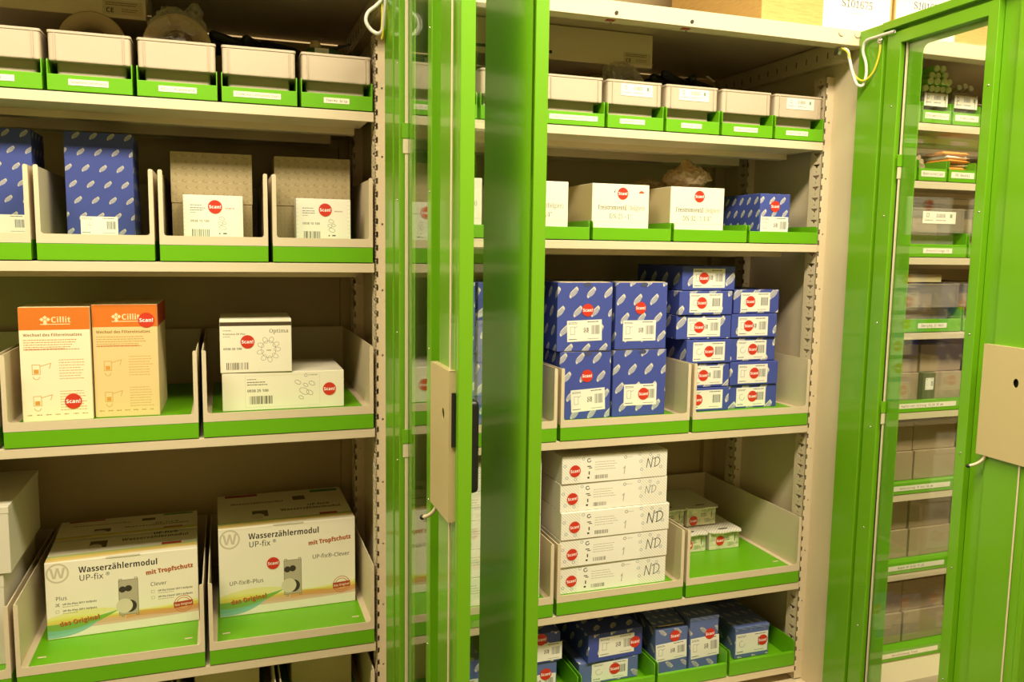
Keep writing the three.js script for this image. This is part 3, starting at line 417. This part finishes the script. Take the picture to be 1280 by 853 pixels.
glove(0.9, 0.122, -0.26, 'black rubber glove in the shadows near the right cabinet wall', 0.1, 0.9);
{ const o = thing('foil_strip', 'small bright foil scraps among the black gloves, middle cabinet', 'scraps', null, [0.8, 0.146, -0.14]); part(o, 'foil_piece', RB(-0.012, 0.01, 0, 0.0015, -0.004, 0.004, 0.0005).rotateZ(-0.5), MAT.white); part(o, 'foil_piece', RB(0.03, 0.046, -0.01, -0.0085, -0.003, 0.003, 0.0005).rotateZ(-0.8), MAT.white); }

// ---- second shelf: green trays with white and blue boxes
['rightmost green tray with the blue box, middle cabinet', 'green tray under the bag-topped white box, middle cabinet', 'green tray under the white box nearest the upright door edge', 'green tray beside the upright green door edge, middle cabinet', 'green tray behind the open doors, second shelf'].forEach((t, i) => greenTray(P - (i + 1) * H189, P - i * H189, -0.228, t, 'green trays, middle cabinet second shelf', { front: 0.0265, side: 0.04 }));
const F2B = -0.228 + 0.0035;
const valvePrint = (dn, k) => tex(512, 360, (g, w, h) => { fill(g, '#f6eeda', 0, 0, w, h); txt(g, 'Freistromventil', 52, 168, 'bold 42px serif', '#453d2e', 'left', 260); txt(g, '(Belgien)', 325, 168, '40px serif', '#6b614e', 'left', 150); txt(g, dn, 256, 226, '44px serif', '#5f5644', 'center'); fill(g, '#e9e3bc', 210, 292, 116, 68); fill(g, 'rgba(200,190,160,.35)', 0, 246, w, 5); if (k) { g.fillStyle = '#333'; g.beginPath(); g.moveTo(190, 56); g.lineTo(206, 32); g.lineTo(202, 56); g.fill(); g.fillStyle = '#c0502c'; g.beginPath(); g.arc(442, 70, 30, Math.PI * 1.15, Math.PI * 1.85); g.fill(); } });
const openMat = MAT.carton;
[[0.459, 0.592, 'DN 25 - 1"', 1, 'white box lettered DN 25 in green tray, red Scan sticker'], [0.644, 0.778, 'DN 32 - 1 1/4"', 0, 'white box lettered DN 32 in green tray, bag on top'], [0.272, 0.405, 'DN 20 - 3/4"', 0, 'white box half hidden by the upright green door edge'], [0.086, 0.219, 'DN 15 - 1/2"', 0, 'white box glimpsed between the two open doors']].forEach(([a, b, dn, k, label], i) => {
  carton('valve_box', label, 'white valve boxes', a, b, F2B, -0.03, 0.115, 0.22, { front: mapped(valvePrint(dn, k)), side: MAT.cartonYellow, top: openMat }, { scan: [[0.53, 0.83, 0.0125]] });
});
film('plastic_bag', 'crumpled brownish clear bag on the DN 32 box', 'bag', 0.742, -0.081, -0.13, 0.05, 0.022, 0.05, MAT.filmDark, 11, [[-0.004, 0.0, 0.026, 0.026], [0.03, 0.02, 0.006, 0.03]]);
film('plastic_bag', 'smaller tan bag behind the peaked bag on the DN 32 box', 'bag', 0.685, -0.093, -0.2, 0.04, 0.013, 0.035, MAT.filmDark, 14);
carton('blue_box', 'small blue box alone in the rightmost green tray, second shelf', 'small blue boxes', 0.872, 0.952, F2B, -0.03, 0.108, 0.19, MAT.blueB, { tile: 0.115, off: 0.1, scan: [[0.5, 0.74, 0.0125]], labels: [[0.5, 0.34, 0.074, 0.04, 0]] });

// ---- third shelf: blue boxes
creamTray(P - H315, P, -0.647, 0.155, 'cream divider tray with two columns of flat blue boxes', 'divider trays, middle cabinet third shelf');
creamTray(P - 2 * H315, P - H315, -0.647, 0.155, 'cream divider tray with four square blue boxes', 'divider trays, middle cabinet third shelf');
creamTray(P - 3 * H315, P - 2 * H315, -0.647, 0.155, 'cream divider tray behind the open doors, third shelf', 'divider trays, middle cabinet third shelf');
const F2C = -0.647 + 0.0365;
[[0.397, 0.5175, 0, 0.146, 'lower left of the four square blue boxes', [[0.53, 0.64, 0.0135]], [[0.56, 0.28, 0.08, 0.048, 0, 0.05]]], [0.5235, 0.653, 0, 0.147, 'lower right of the four square blue boxes', [[0.58, 0.33, 0.0135]], [[0.52, 0.32, 0.08, 0.047, 0]]],
  [0.39, 0.5165, 0.1475, 0.146, 'upper left of the four square blue boxes', [[0.55, 0.6, 0.0135]], [[0.5, 0.3, 0.08, 0.045, 0, 0.03]]], [0.5235, 0.6485, 0.1485, 0.145, 'upper right of the four square blue boxes', [[0.48, 0.62, 0.0135]], [[0.47, 0.28, 0.08, 0.045, 0, 0.0]]]].forEach(([a, b, y, h, t, sc, lb], i) => {
  const o = carton('blue_box', `square dark blue logo box, ${t}`, 'square blue boxes', a, b, F2C + y, -0.04 + (i > 1 ? 0.002 : 0), h, 0.16, MAT.blueB, { tile: 0.162, off: [0.09, 0.34, 0.15, 0.3][i], scan: sc, labels: lb, turn: [0.012, 0, -0.01, 0.008][i] });
  part(o, 'thumb_notch', new THREE.CylinderGeometry(0.009, 0.009, 0.0006, 18).rotateX(Math.PI / 2).scale(1, 0.55, 1).translate(0.005, h - 0.0045, 0.0803), MAT.navy);
  part(o, 'lid_edge', M([RB(-(b - a) / 2 + 0.006, (b - a) / 2 - 0.006, h, h + 0.0012, 0.03, 0.0795, 0.0004)]), MAT.cartonYellow);
});
[['lower', 0.0], ['upper', 0.1475]].forEach(([t, y]) => [[0.085, 0.21], [0.216, 0.345]].forEach(([a, b], k) => carton('blue_box', `square blue box behind the open doors, ${t} ${k ? 'right' : 'left'}`, 'square blue boxes', a, b, F2C + y, -0.04, 0.146, 0.16, MAT.blueB, { tile: 0.162, scan: [[0.5, 0.62, 0.0135]], labels: [[0.5, 0.3, 0.08, 0.045, 0]] })));
const ord = ['top', 'second', 'third', 'fourth', 'fifth', 'lowest'];
[[0.688, 0.827], [0.684, 0.821], [0.681, 0.822].map((v) => v + 0.002), [0.688, 0.822], [0.697, 0.823], [0.6985, 0.823]].forEach(([a, b], i) => {
  const y = F2C + (5 - i) * 0.0552; a = Math.max(a, 0.684);
  carton('flat_blue_box', `flat blue box, ${ord[i]} in the taller column of six`, 'flat blue boxes, taller column', i > 2 ? Math.max(a, 0.7045) : a, b, y, -0.05 + (i % 2) * 0.004, 0.0535, 0.2, MAT.blueB, { tile: 0.2, off: 0.37 + i * 0.13, turn: [0.03, 0.0, -0.02, 0.02, 0.01, 0][i], scan: [[[0.4, 0.42, 0.41, 0.5, 0.42, 0.3][i], 0.5, 0.013]], labels: [[0.5, 0.5, 0.084, 0.043, i % 2]] });
});
[[0.829, 0.953], [0.826, 0.948], [0.826, 0.949], [0.8265, 0.957], [0.826, 0.96]].forEach(([a, b], i) => {
  const y = F2C + (4 - i) * 0.0555;
  carton('flat_blue_box', `flat blue box, ${['top', 'second', 'third', 'fourth', 'lowest'][i]} in the shorter column of five`, 'flat blue boxes, shorter column', a, b, y, -0.055 + (i % 2) * 0.005, 0.054, 0.2, MAT.blueB, { tile: 0.2, off: 0.21 + i * 0.17, turn: [0.02, -0.01, 0.015, 0, 0][i], scan: [[[0.36, 0.37, 0.49, 0.5, 0.5][i], 0.5, 0.013]], labels: [[0.47, 0.48, 0.08, 0.044, (i + 1) % 2]] });
});

// ---- fourth shelf: white flat boxes marked ND, lidded small boxes
creamTray(P - H315, P, -1.0285, 0.16, 'cream divider tray with small lidded boxes on its green floor', 'divider trays, middle cabinet fourth shelf', true);
creamTray(P - 2 * H315, P - H315, -1.0285, 0.16, 'cream divider tray with the white stack marked ND', 'divider trays, middle cabinet fourth shelf');
creamTray(P - 3 * H315, P - 2 * H315, -1.0285, 0.16, 'cream divider tray behind the open doors, fourth shelf', 'divider trays, middle cabinet fourth shelf');
const F2D = -1.0285 + 0.0365;
const ndPrint = (v) => tex(768, 190, (g, w, h) => {
  fill(g, '#f6f0e2', 0, 0, w, h); g.strokeStyle = '#ddd4c0'; g.lineWidth = 4; for (const [a, b] of [[0, 130], [570, 768]]) { g.save(); g.beginPath(); g.rect(a, 0, b - a, h); g.clip(); for (let k = -200; k < 800; k += 20) { g.beginPath(); g.moveTo(k, 0); g.lineTo(k + h, h); g.stroke(); } g.restore(); }
  g.strokeStyle = '#8b98a6'; g.lineWidth = 3; for (const [x, y] of [[20, 66], [150, 22], [34, 148], [96, 160], [568, 70], [640, 26], [700, 40], [576, 128], [720, 120], [560, 20]]) { g.beginPath(); g.arc(x, y, 9, 0, 7); g.stroke(); }
  g.strokeStyle = '#3a342a'; g.lineWidth = 5; g.beginPath(); g.arc(190, 36, 12, 0, 5.5); g.stroke(); fill(g, '#4a4436', 178, 74, 26, 7); fill(g, '#4a4436', 190, 86, 22, 6); fill(g, '#3a342a', 188, 112, 8, 24); fill(g, '#2a241a', 180, 150, 14, 12);
  lines(g, 232, 50, 160, 4, 17, '#b9af9a', 4); bars(g, 232, 142, 90, 26, '#6a6250'); g.strokeStyle = '#8a8270'; g.lineWidth = 4; g.beginPath(); g.arc(455, 32, 9, 0, 7); g.stroke(); lines(g, 470, 30, 40, 1, 8, '#c9c0aa', 5); g.strokeStyle = '#8a8270'; g.beginPath(); g.moveTo(440, 112); g.lineTo(452, 98); g.lineTo(446, 150); g.stroke();
  g.strokeStyle = ['#3a3a3c', '#77767a', '#2c2c2e', '#3a3a3c', '#3f3d3e'][v]; g.lineWidth = [5, 4, 6, 5, 5][v]; g.lineJoin = 'round'; const s = [1, 0.8, 1.15, 1.05, 1.1][v], ox = [612, 606, 606, 612, 612][v], oy = [120, 112, 132, 128, 130][v];
  g.beginPath(); g.moveTo(ox, oy); g.lineTo(ox + 10 * s, oy - 66 * s); g.lineTo(ox + 34 * s, oy); g.lineTo(ox + 46 * s, oy - 78 * s); g.moveTo(ox + 66 * s, oy - 70 * s); g.lineTo(ox + 62 * s, oy - 6 * s); g.moveTo(ox + 50 * s, oy - 60 * s); g.bezierCurveTo(ox + 110 * s, oy - 96 * s, ox + 120 * s, oy - 10 * s, ox + 56 * s, oy - 4 * s); g.stroke();
});
const ndMats = [0, 1, 2, 3, 4].map((v) => mapped(ndPrint(v)));
[4, 3, 2, 1, 0].forEach((v, k) => {   // from the lowest up
  const y = F2D + k * 0.0614;
  carton('flat_white_box', `flat white box handwritten ND, ${['top', 'second', 'third', 'fourth', 'lowest'][v]} of the front stack`, 'white boxes marked ND', 0.396 + [0.0, 0.0005, 0.001, 0.002, 0.0025][k], 0.659 - [0, 0, -0.001, 0.004, 0.007][k], y, -0.021 + [0, 0.003, 0.005, 0.001, 0.003][k], 0.0608, 0.24, { front: ndMats[v], side: MAT.hatch, top: MAT.hatch }, { scan: [[0.12 + (v % 2) * -0.01, 0.46, 0.0128, 0.06]], turn: [0, 0.008, 0.012, -0.004, 0.004][k] });
  carton('flat_white_box', `flat white box glimpsed between the open doors, ${['top', 'second', 'third', 'fourth', 'lowest'][v]} of its stack`, 'white boxes between the doors', 0.088, 0.354, y, -0.021, 0.0608, 0.24, { front: ndMats[v], side: MAT.hatch, top: MAT.hatch }, { scan: [[0.12, 0.46, 0.0128]] });
});
const lidPrint = tex(256, 140, (g, w, h) => { fill(g, '#d9d6ac', 0, 0, w, h); for (let k = 0; k < 40; k++) { g.fillStyle = ['rgba(150,170,110,.35)', 'rgba(240,235,215,.5)', 'rgba(120,130,90,.25)'][k % 3]; g.fillRect(rnd() * w, rnd() * h, 20 + rnd() * 40, 8 + rnd() * 26); } fill(g, '#3a342a', 215, 40, 6, 46); lines(g, 120, 50, 50, 2, 16, '#6a6450', 5); });
const lidMat = mapped(lidPrint);
function lidBox(x0, x1, y, z, label, sticker, turn) {
  const o = carton('lidded_box', label, 'small lidded boxes', x0, x1, y, z, 0.046, 0.13, { front: lidMat, side: MAT.carton }, { scan: sticker, turn });
  const w = x1 - x0, s = new THREE.Shape(); s.moveTo(-w / 2 - 0.002, -0.07); s.lineTo(w / 2 + 0.002, -0.07); s.lineTo(w / 2 + 0.004, 0.066); s.lineTo(w / 2 - 0.004, 0.078); s.lineTo(w * 0.2, 0.073); s.lineTo(-w * 0.1, 0.077); s.lineTo(-w / 2 + 0.006, 0.072); s.lineTo(-w / 2 - 0.003, 0.064); s.closePath();
  const l = part(o, 'hatched_lid', ext(s, 0.003).rotateX(Math.PI / 2), MAT.hatch); l.position.y = 0.0505; l.rotation.x = 0.03; l.geometry.attributes.uv.array.forEach((v, i, a) => { a[i] = v / 0.1; });
  part(o, 'lid_slot', B(-0.014, 0.012, 0.0505, 0.0512, 0.056, 0.0585), MAT.rubber);
  return o;
}
lidBox(0.766, 0.852, F2D, -0.16, 'small lidded box, lower layer behind the tray divider', [[0.42, 0.4, 0.0125]], 0);
lidBox(0.859, 0.947, F2D, -0.158, 'small lidded box, lower layer, rightmost on the green floor', [[0.35, 0.5, 0.0125]], 0.02);
lidBox(0.725, 0.811, F2D + 0.0535, -0.2, 'small lidded box, upper layer nearest the white stack', [], 0);
lidBox(0.815, 0.9, F2D + 0.0535, -0.196, 'small lidded box, upper layer on the right, red sticker', [[0.22, 0.3, 0.0125]], 0.03);

// ---- fifth shelf: green trays with worn blue boxes
['rightmost green tray with a single worn blue box', 'green tray with the open-topped blue box', 'green tray with the two stacked worn boxes', 'green tray cut by the door edge, bottom row', 'green tray behind the open doors, bottom row'].forEach((t, i) => greenTray(P - (i + 1) * H189, P - i * H189, -1.2365, t, 'green trays, middle cabinet bottom row', { front: 0.034, side: 0.062, floor: 0.012 }));
const F2E = -1.2365 + 0.0125;
carton('worn_blue_box', 'single worn blue-grey box in the rightmost bottom tray', 'worn blue boxes', 0.87, 0.966, F2E, -0.045, 0.078, 0.19, MAT.blueC, { tile: 0.16, off: 0.2, labels: [[0.5, 0.46, 0.09, 0.05, 1]], scan: [[0.82, 0.5, 0.0135]], turn: 0.0, seam: 0.9 });
carton('worn_blue_box', 'tall worn blue box with tape between open box and rightmost tray', 'worn blue boxes', 0.736, 0.812, F2E, -0.03, 0.128, 0.2, MAT.blueC, { tile: 0.16, off: 0.4, labels: [[0.54, 0.42, 0.076, 0.05, 0, 0.04]], scan: [[0.7, 0.66, 0.0135]], seam: 0.94 });
{
  const o = carton('worn_blue_box', 'worn blue box with its top torn open', 'worn blue boxes', 0.648, 0.733, F2E, -0.035, 0.108, 0.2, MAT.blueC, { tile: 0.16, off: 0.7, labels: [[0.5, 0.5, 0.08, 0.042, 0, 0.05]], scan: [[0.6, 0.83, 0.0135]] });
  const fl = (n, g, rx, y, z, m) => { const q = part(o, n, g, m); q.position.set(0, y, z); q.rotation.x = rx; };
  fl('torn_flap', RB(-0.042, 0.042, -0.0008, 0.0008, -0.085, 0, 0.0005), 0.2, 0.1115, 0.085, MAT.blueC); fl('inner_flap', RB(-0.03, 0.036, -0.0008, 0.0008, -0.05, 0, 0.0005), -0.25, 0.112, 0.09, MAT.cartonYellow);
}
carton('worn_blue_box', 'grimy blue-grey box beneath the tilted blue box', 'worn blue boxes', 0.462, 0.61, F2E, -0.045, 0.052, 0.2, MAT.blueC, { tile: 0.2, off: 0.1, labels: [[0.52, 0.5, 0.09, 0.042, 1]], scan: [[0.6, 0.55, 0.0135]] });
carton('worn_blue_box', 'blue-violet logo box stacked on the grimy box', 'worn blue boxes', 0.478, 0.616, F2E + 0.053, -0.042, 0.066, 0.16, MAT.blueB, { tile: 0.17, off: 0.3, labels: [[0.52, 0.5, 0.09, 0.045, 0]], scan: [[0.86, 0.5, 0.0135]], turn: 0.04 });
carton('worn_blue_box', 'lower of two blue boxes cut by the door edge, bottom row', 'worn blue boxes', 0.29, 0.408, F2E, -0.045, 0.07, 0.18, MAT.blueC, { tile: 0.17, labels: [[0.6, 0.35, 0.09, 0.035, 0]], scan: [[0.78, 0.6, 0.0135]] });
carton('worn_blue_box', 'upper of two blue boxes cut by the door edge, bottom row', 'worn blue boxes', 0.295, 0.414, F2E + 0.071, -0.042, 0.068, 0.16, MAT.blueB, { tile: 0.17, labels: [[0.7, 0.35, 0.08, 0.04, 0]], scan: [[0.62, 0.8, 0.0135]] });
carton('worn_blue_box', 'blue box glimpsed between the open doors, bottom row', 'worn blue boxes', 0.1, 0.235, F2E, -0.045, 0.1, 0.18, MAT.blueB, { tile: 0.17, labels: [[0.6, 0.35, 0.09, 0.045, 0]] });
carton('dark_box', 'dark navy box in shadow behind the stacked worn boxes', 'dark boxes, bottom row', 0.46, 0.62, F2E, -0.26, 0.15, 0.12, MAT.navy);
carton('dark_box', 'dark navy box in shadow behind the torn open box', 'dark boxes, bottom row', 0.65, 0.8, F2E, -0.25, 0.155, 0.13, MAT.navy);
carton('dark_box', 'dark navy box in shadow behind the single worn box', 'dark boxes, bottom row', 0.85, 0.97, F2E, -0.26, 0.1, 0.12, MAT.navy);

// ================================================================== RIGHT CABINET, seen through the door glass
const X3 = 2 * P - IW;
[['Schrumpfschlauch', 'with green tubes'], ['Endhülsen', 'with small metal ends'], ['Klemmen', 'at the glass edge']].forEach(([t, w], i) => {
  const xc = X3 + 0.2525 + [0, 0.092, -0.092][i];
  greenTray(xc - 0.046, xc + 0.046, S3[0], `narrow green tray ${w}, seen through the right door`, 'narrow trays behind glass', { front: 0.03, side: 0.05, text: t, tx: [xc - 0.036, xc + 0.036], th: 0.014 });
  greyBin(xc, S3[0], 0.077, `smoky clear bin ${w}, seen through the right door`, 'smoky bins behind glass', 2, MAT.smoky, 0.075, 'clear_bin');
  greenTray(xc - 0.046, xc + 0.046, S3[1], ['narrow green tray with brown pouch behind glass', 'narrow green tray with orange sachets behind glass', 'narrow green tray at the glass edge, second row'][i], 'narrow trays behind glass', { front: 0.03, side: 0.05, text: ['Rohrschellen', 'PE Beutel', 'Muffen'][i], tx: [xc - 0.036, xc + 0.036], th: 0.014 });
});
for (let k = 0; k < 14; k++) {
  const row = k < 5 ? 0 : k < 9 ? 1 : k < 12 ? 2 : 3, n = [0, 5, 9, 12][row], o = thing('green_tube', 'green capped tube in the bundle behind the door glass', 'tube', 'bundle of green tubes', [X3 + 0.219 + (k - n) * 0.0172 + row * 0.0085 + rr(-0.001, 0.001), S3[0] + 0.081 + row * 0.0152, 0.002 + rr(-0.012, 0.008)]);
  part(o, 'tube_wall', new THREE.CylinderGeometry(0.0082, 0.0082, 0.16, 12).rotateX(Math.PI / 2).translate(0, 0, -0.08), MAT.tubeGreen); part(o, 'pale_cap', new THREE.CylinderGeometry(0.007, 0.0082, 0.004, 12).rotateX(Math.PI / 2).translate(0, 0, 0.002), MAT.tubeEnd);
}
for (let k = 0; k < 3; k++) { const o = thing('metal_ferrule', 'small metal ferrule in the smoky bin behind glass', 'ferrule', 'ferrules behind glass', [X3 + 0.322 + k * 0.018, S3[0] + 0.084 + (k % 2) * 0.004, -0.02]); part(o, 'sleeve', new THREE.CylinderGeometry(0.005, 0.006, 0.03, 10).rotateX(1.2), MAT.tape); part(o, 'rim', new THREE.CylinderGeometry(0.0066, 0.0066, 0.004, 10).rotateX(1.2).translate(0, 0.006, 0.014), MAT.white); }
film('pouch', 'brown crumpled pouch in the narrow tray behind glass', 'pouch', X3 + 0.2525, S3[1] + 0.038, -0.08, 0.026, 0.026, 0.05, MAT.brown, 21);
for (let k = 0; k < 6; k++) { const o = thing('sachet', `${k % 2 ? 'orange' : 'pale'} sachet in the tray behind glass, ${['lowest', 'second', 'third', 'fourth', 'fifth', 'top'][k]} of its heap`, 'sachet', 'sachets behind glass', [X3 + 0.345 + rr(-0.006, 0.006), S3[1] + 0.022 + k * 0.009, -0.04 + rr(-0.01, 0.01)], rr(-0.2, 0.2)); part(o, 'sachet_body', wobble(RB(-0.036, 0.036, 0, 0.0085, -0.045, 0.02, 0.004, 3), 0.003, 60, k), k % 2 ? MAT.orange : MAT.white); part(o, 'seal_edge', RB(-0.037, 0.037, 0.003, 0.0045, 0.019, 0.024, 0.0006), k % 2 ? MAT.orange : MAT.cartonYellow); }
[2, 3].forEach((r) => [0, 1].forEach((k) => {
  const xc = X3 + 0.2835 + k * 0.189, w = ['left', 'right'][k], row = r === 2 ? 'third' : 'fourth';
  greenTray(xc - 0.0945, xc + 0.0945, S3[r], `wide green tray behind glass, ${row} row ${w}`, 'wide trays behind glass', { front: 0.032, side: 0.06, text: r === 2 ? 'Pressfittings 15' : 'Übergang 22 DN20', tx: [xc - 0.045, xc + 0.045], th: 0.012 });
  greyBin(xc, S3[r], 0.176, `wide smoky bin behind glass, ${row} row ${w}`, 'wide smoky bins behind glass', r === 2, MAT.smoky, 0.115, 'clear_bin');
  carton('brown_box', `brown carton inside the wide smoky bin, ${row} row ${w}`, 'brown cartons behind glass', xc - 0.062, xc + 0.056, S3[r] + 0.0062, -0.06, r === 2 ? 0.09 : 0.085, 0.2, MAT.brown);
}));
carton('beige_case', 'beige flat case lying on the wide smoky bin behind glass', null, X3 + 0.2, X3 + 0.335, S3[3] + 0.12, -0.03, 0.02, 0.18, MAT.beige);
[4, 5, 6, 7].forEach((r, q) => {
  const x0 = X3 + 0.142, row = ['fifth', 'sixth', 'seventh', 'lowest'][q];
  greenTray(x0, x0 + H315, S3[r], `wide green tray behind glass, ${row} row, long name strip`, 'wide trays behind glass', { front: 0.03, side: 0.055, floor: 0.02, text: ['Kupferrohr-Fitting 15 28 35 mm', 'Reduzierung 18 bis 54 mm', 'Bogen 90 Grad 15-28', 'Verschraubung flach'][q], tx: [x0 + 0.02, x0 + 0.235], th: 0.012 });
  const h = [0.069, 0.074, 0.074, 0.08][q];
  [0, 1].forEach((k) => [0, 1].forEach((m) => { const o = carton('brown_box', `brown carton behind glass, ${row} row, ${k ? 'upper' : 'lower'} ${m ? 'right' : 'left'}`, 'brown cartons behind glass', x0 + 0.012 + m * 0.15, x0 + 0.158 + m * 0.14, S3[r] + 0.0205 + k * (h + 0.001), -0.045 - k * 0.006, h, 0.2, MAT.brown, { turn: (rnd() - 0.5) * 0.05 }); if (k && !m) part(o, 'name_tag', B(-0.055, 0.0, h * 0.1, h * 0.3, 0.1, 0.1006), MAT.white); }));
});
carton('meter_box', 'small dark device with pale screen on the fifth row tray', null, X3 + 0.3, X3 + 0.34, S3[4] + 0.0205, -0.03, 0.07, 0.03, std(lin(0.1, 0.12, 0.05), 0.4), { labels: [[0.5, 0.6, 0.026, 0.03, 1]] });

// ================================================================== on top of the cabinets, and cables
const numTex = (t) => tex(512, 360, (g, w, h) => { fill(g, '#f4eee0', 0, 0, w, h); txt(g, t, w / 2 + (t.endsWith('6') ? 10 : 0), t.endsWith('6') ? 158 : 206, '64px serif', '#241f16', 'center', 240); lines(g, 215, 238, 90, 1, 10, '#b8ae98', 5); });
[[0.81, 1.152, 0.966, 1.146, 'S101675', 'tan cardboard box on the middle cabinet with paper sign S101675'], [1.162, 1.5, 1.166, 1.34, 'S101676', 'tan cardboard box above the right door with paper sign beginning S101']].forEach(([a, b, c, d, t, label], i) => {
  const o = carton('cardboard_box', label, 'cardboard boxes on top', a, b, YT + 0.0005, 0.03 - i * 0.004, 0.26, 0.38, MAT.card, { tile: 0.3 }), m = (a + b) / 2;
  part(o, 'paper_sign', B(c - m, d - m, 0.012, 0.135, 0.19, 0.1906), [MAT.white, MAT.white, MAT.white, MAT.white, mapped(numTex(t), 0.7), MAT.white]);
});
{
  const o = thing('door_cable', 'white cable loop and earth wire at the middle cabinet right hinge', 'cable', 'door cables', [P, 0, 0]);
  part(o, 'white_cable', tube([[-0.03, 0.186, 0.07], [-0.03, 0.178, 0.094], [-0.03, 0.157, 0.103], [-0.026, 0.128, 0.11], [-0.018, 0.104, 0.117], [-0.01, 0.102, 0.122], [-0.0055, 0.122, 0.126], [-0.0045, 0.147, 0.123], [-0.0045, 0.175, 0.112], [-0.005, 0.192, 0.117], [-0.0055, 0.195, 0.151], [-0.0065, 0.1945, 0.2]], 0.0032, 80), MAT.cable);
  part(o, 'earth_wire', tube([[-0.034, 0.186, 0.08], [-0.032, 0.171, 0.1], [-0.028, 0.145, 0.106], [-0.02, 0.121, 0.113], [-0.012, 0.111, 0.128], [-0.006, 0.123, 0.144], [-0.004, 0.144, 0.154], [-0.0035, 0.165, 0.159], [-0.003, 0.178, 0.159]], 0.0021, 60), MAT.yellow);
  part(o, 'ring_terminal', M([new THREE.TorusGeometry(0.005, 0.0016, 6, 14).rotateY(Math.PI / 2).translate(-0.0045, 0.186, 0.159), new THREE.SphereGeometry(0.0036, 8, 6).translate(-0.0045, 0.186, 0.159)]), MAT.chrome);
  part(o, 'cable_clamp', RB(-0.034, -0.026, 0.174, 0.1885, 0.058, 0.072, 0.001), MAT.chrome);
}
{
  const o = thing('door_cable', 'white cable loop at the left cabinet door hinge', 'cable', 'door cables', [0, 0, 0]);
  part(o, 'white_cable', tube([[-0.004, 0.186, 0.08], [-0.004, 0.174, 0.096], [-0.014, 0.162, 0.1], [-0.028, 0.149, 0.1], [-0.031, 0.135, 0.1], [-0.022, 0.121, 0.101], [-0.011, 0.1155, 0.106], [-0.005, 0.12, 0.114], [-0.0045, 0.14, 0.128], [-0.0045, 0.18, 0.15]], 0.0033, 80), MAT.cable);
  part(o, 'earth_wire', tube([[-0.003, 0.185, 0.09], [-0.003, 0.15, 0.1], [-0.005, 0.12, 0.103], [-0.005, 0.106, 0.108], [-0.004, 0.125, 0.12], [-0.004, 0.16, 0.135]], 0.0017, 40), MAT.yellow);
}
renderer.render(scene, camera);
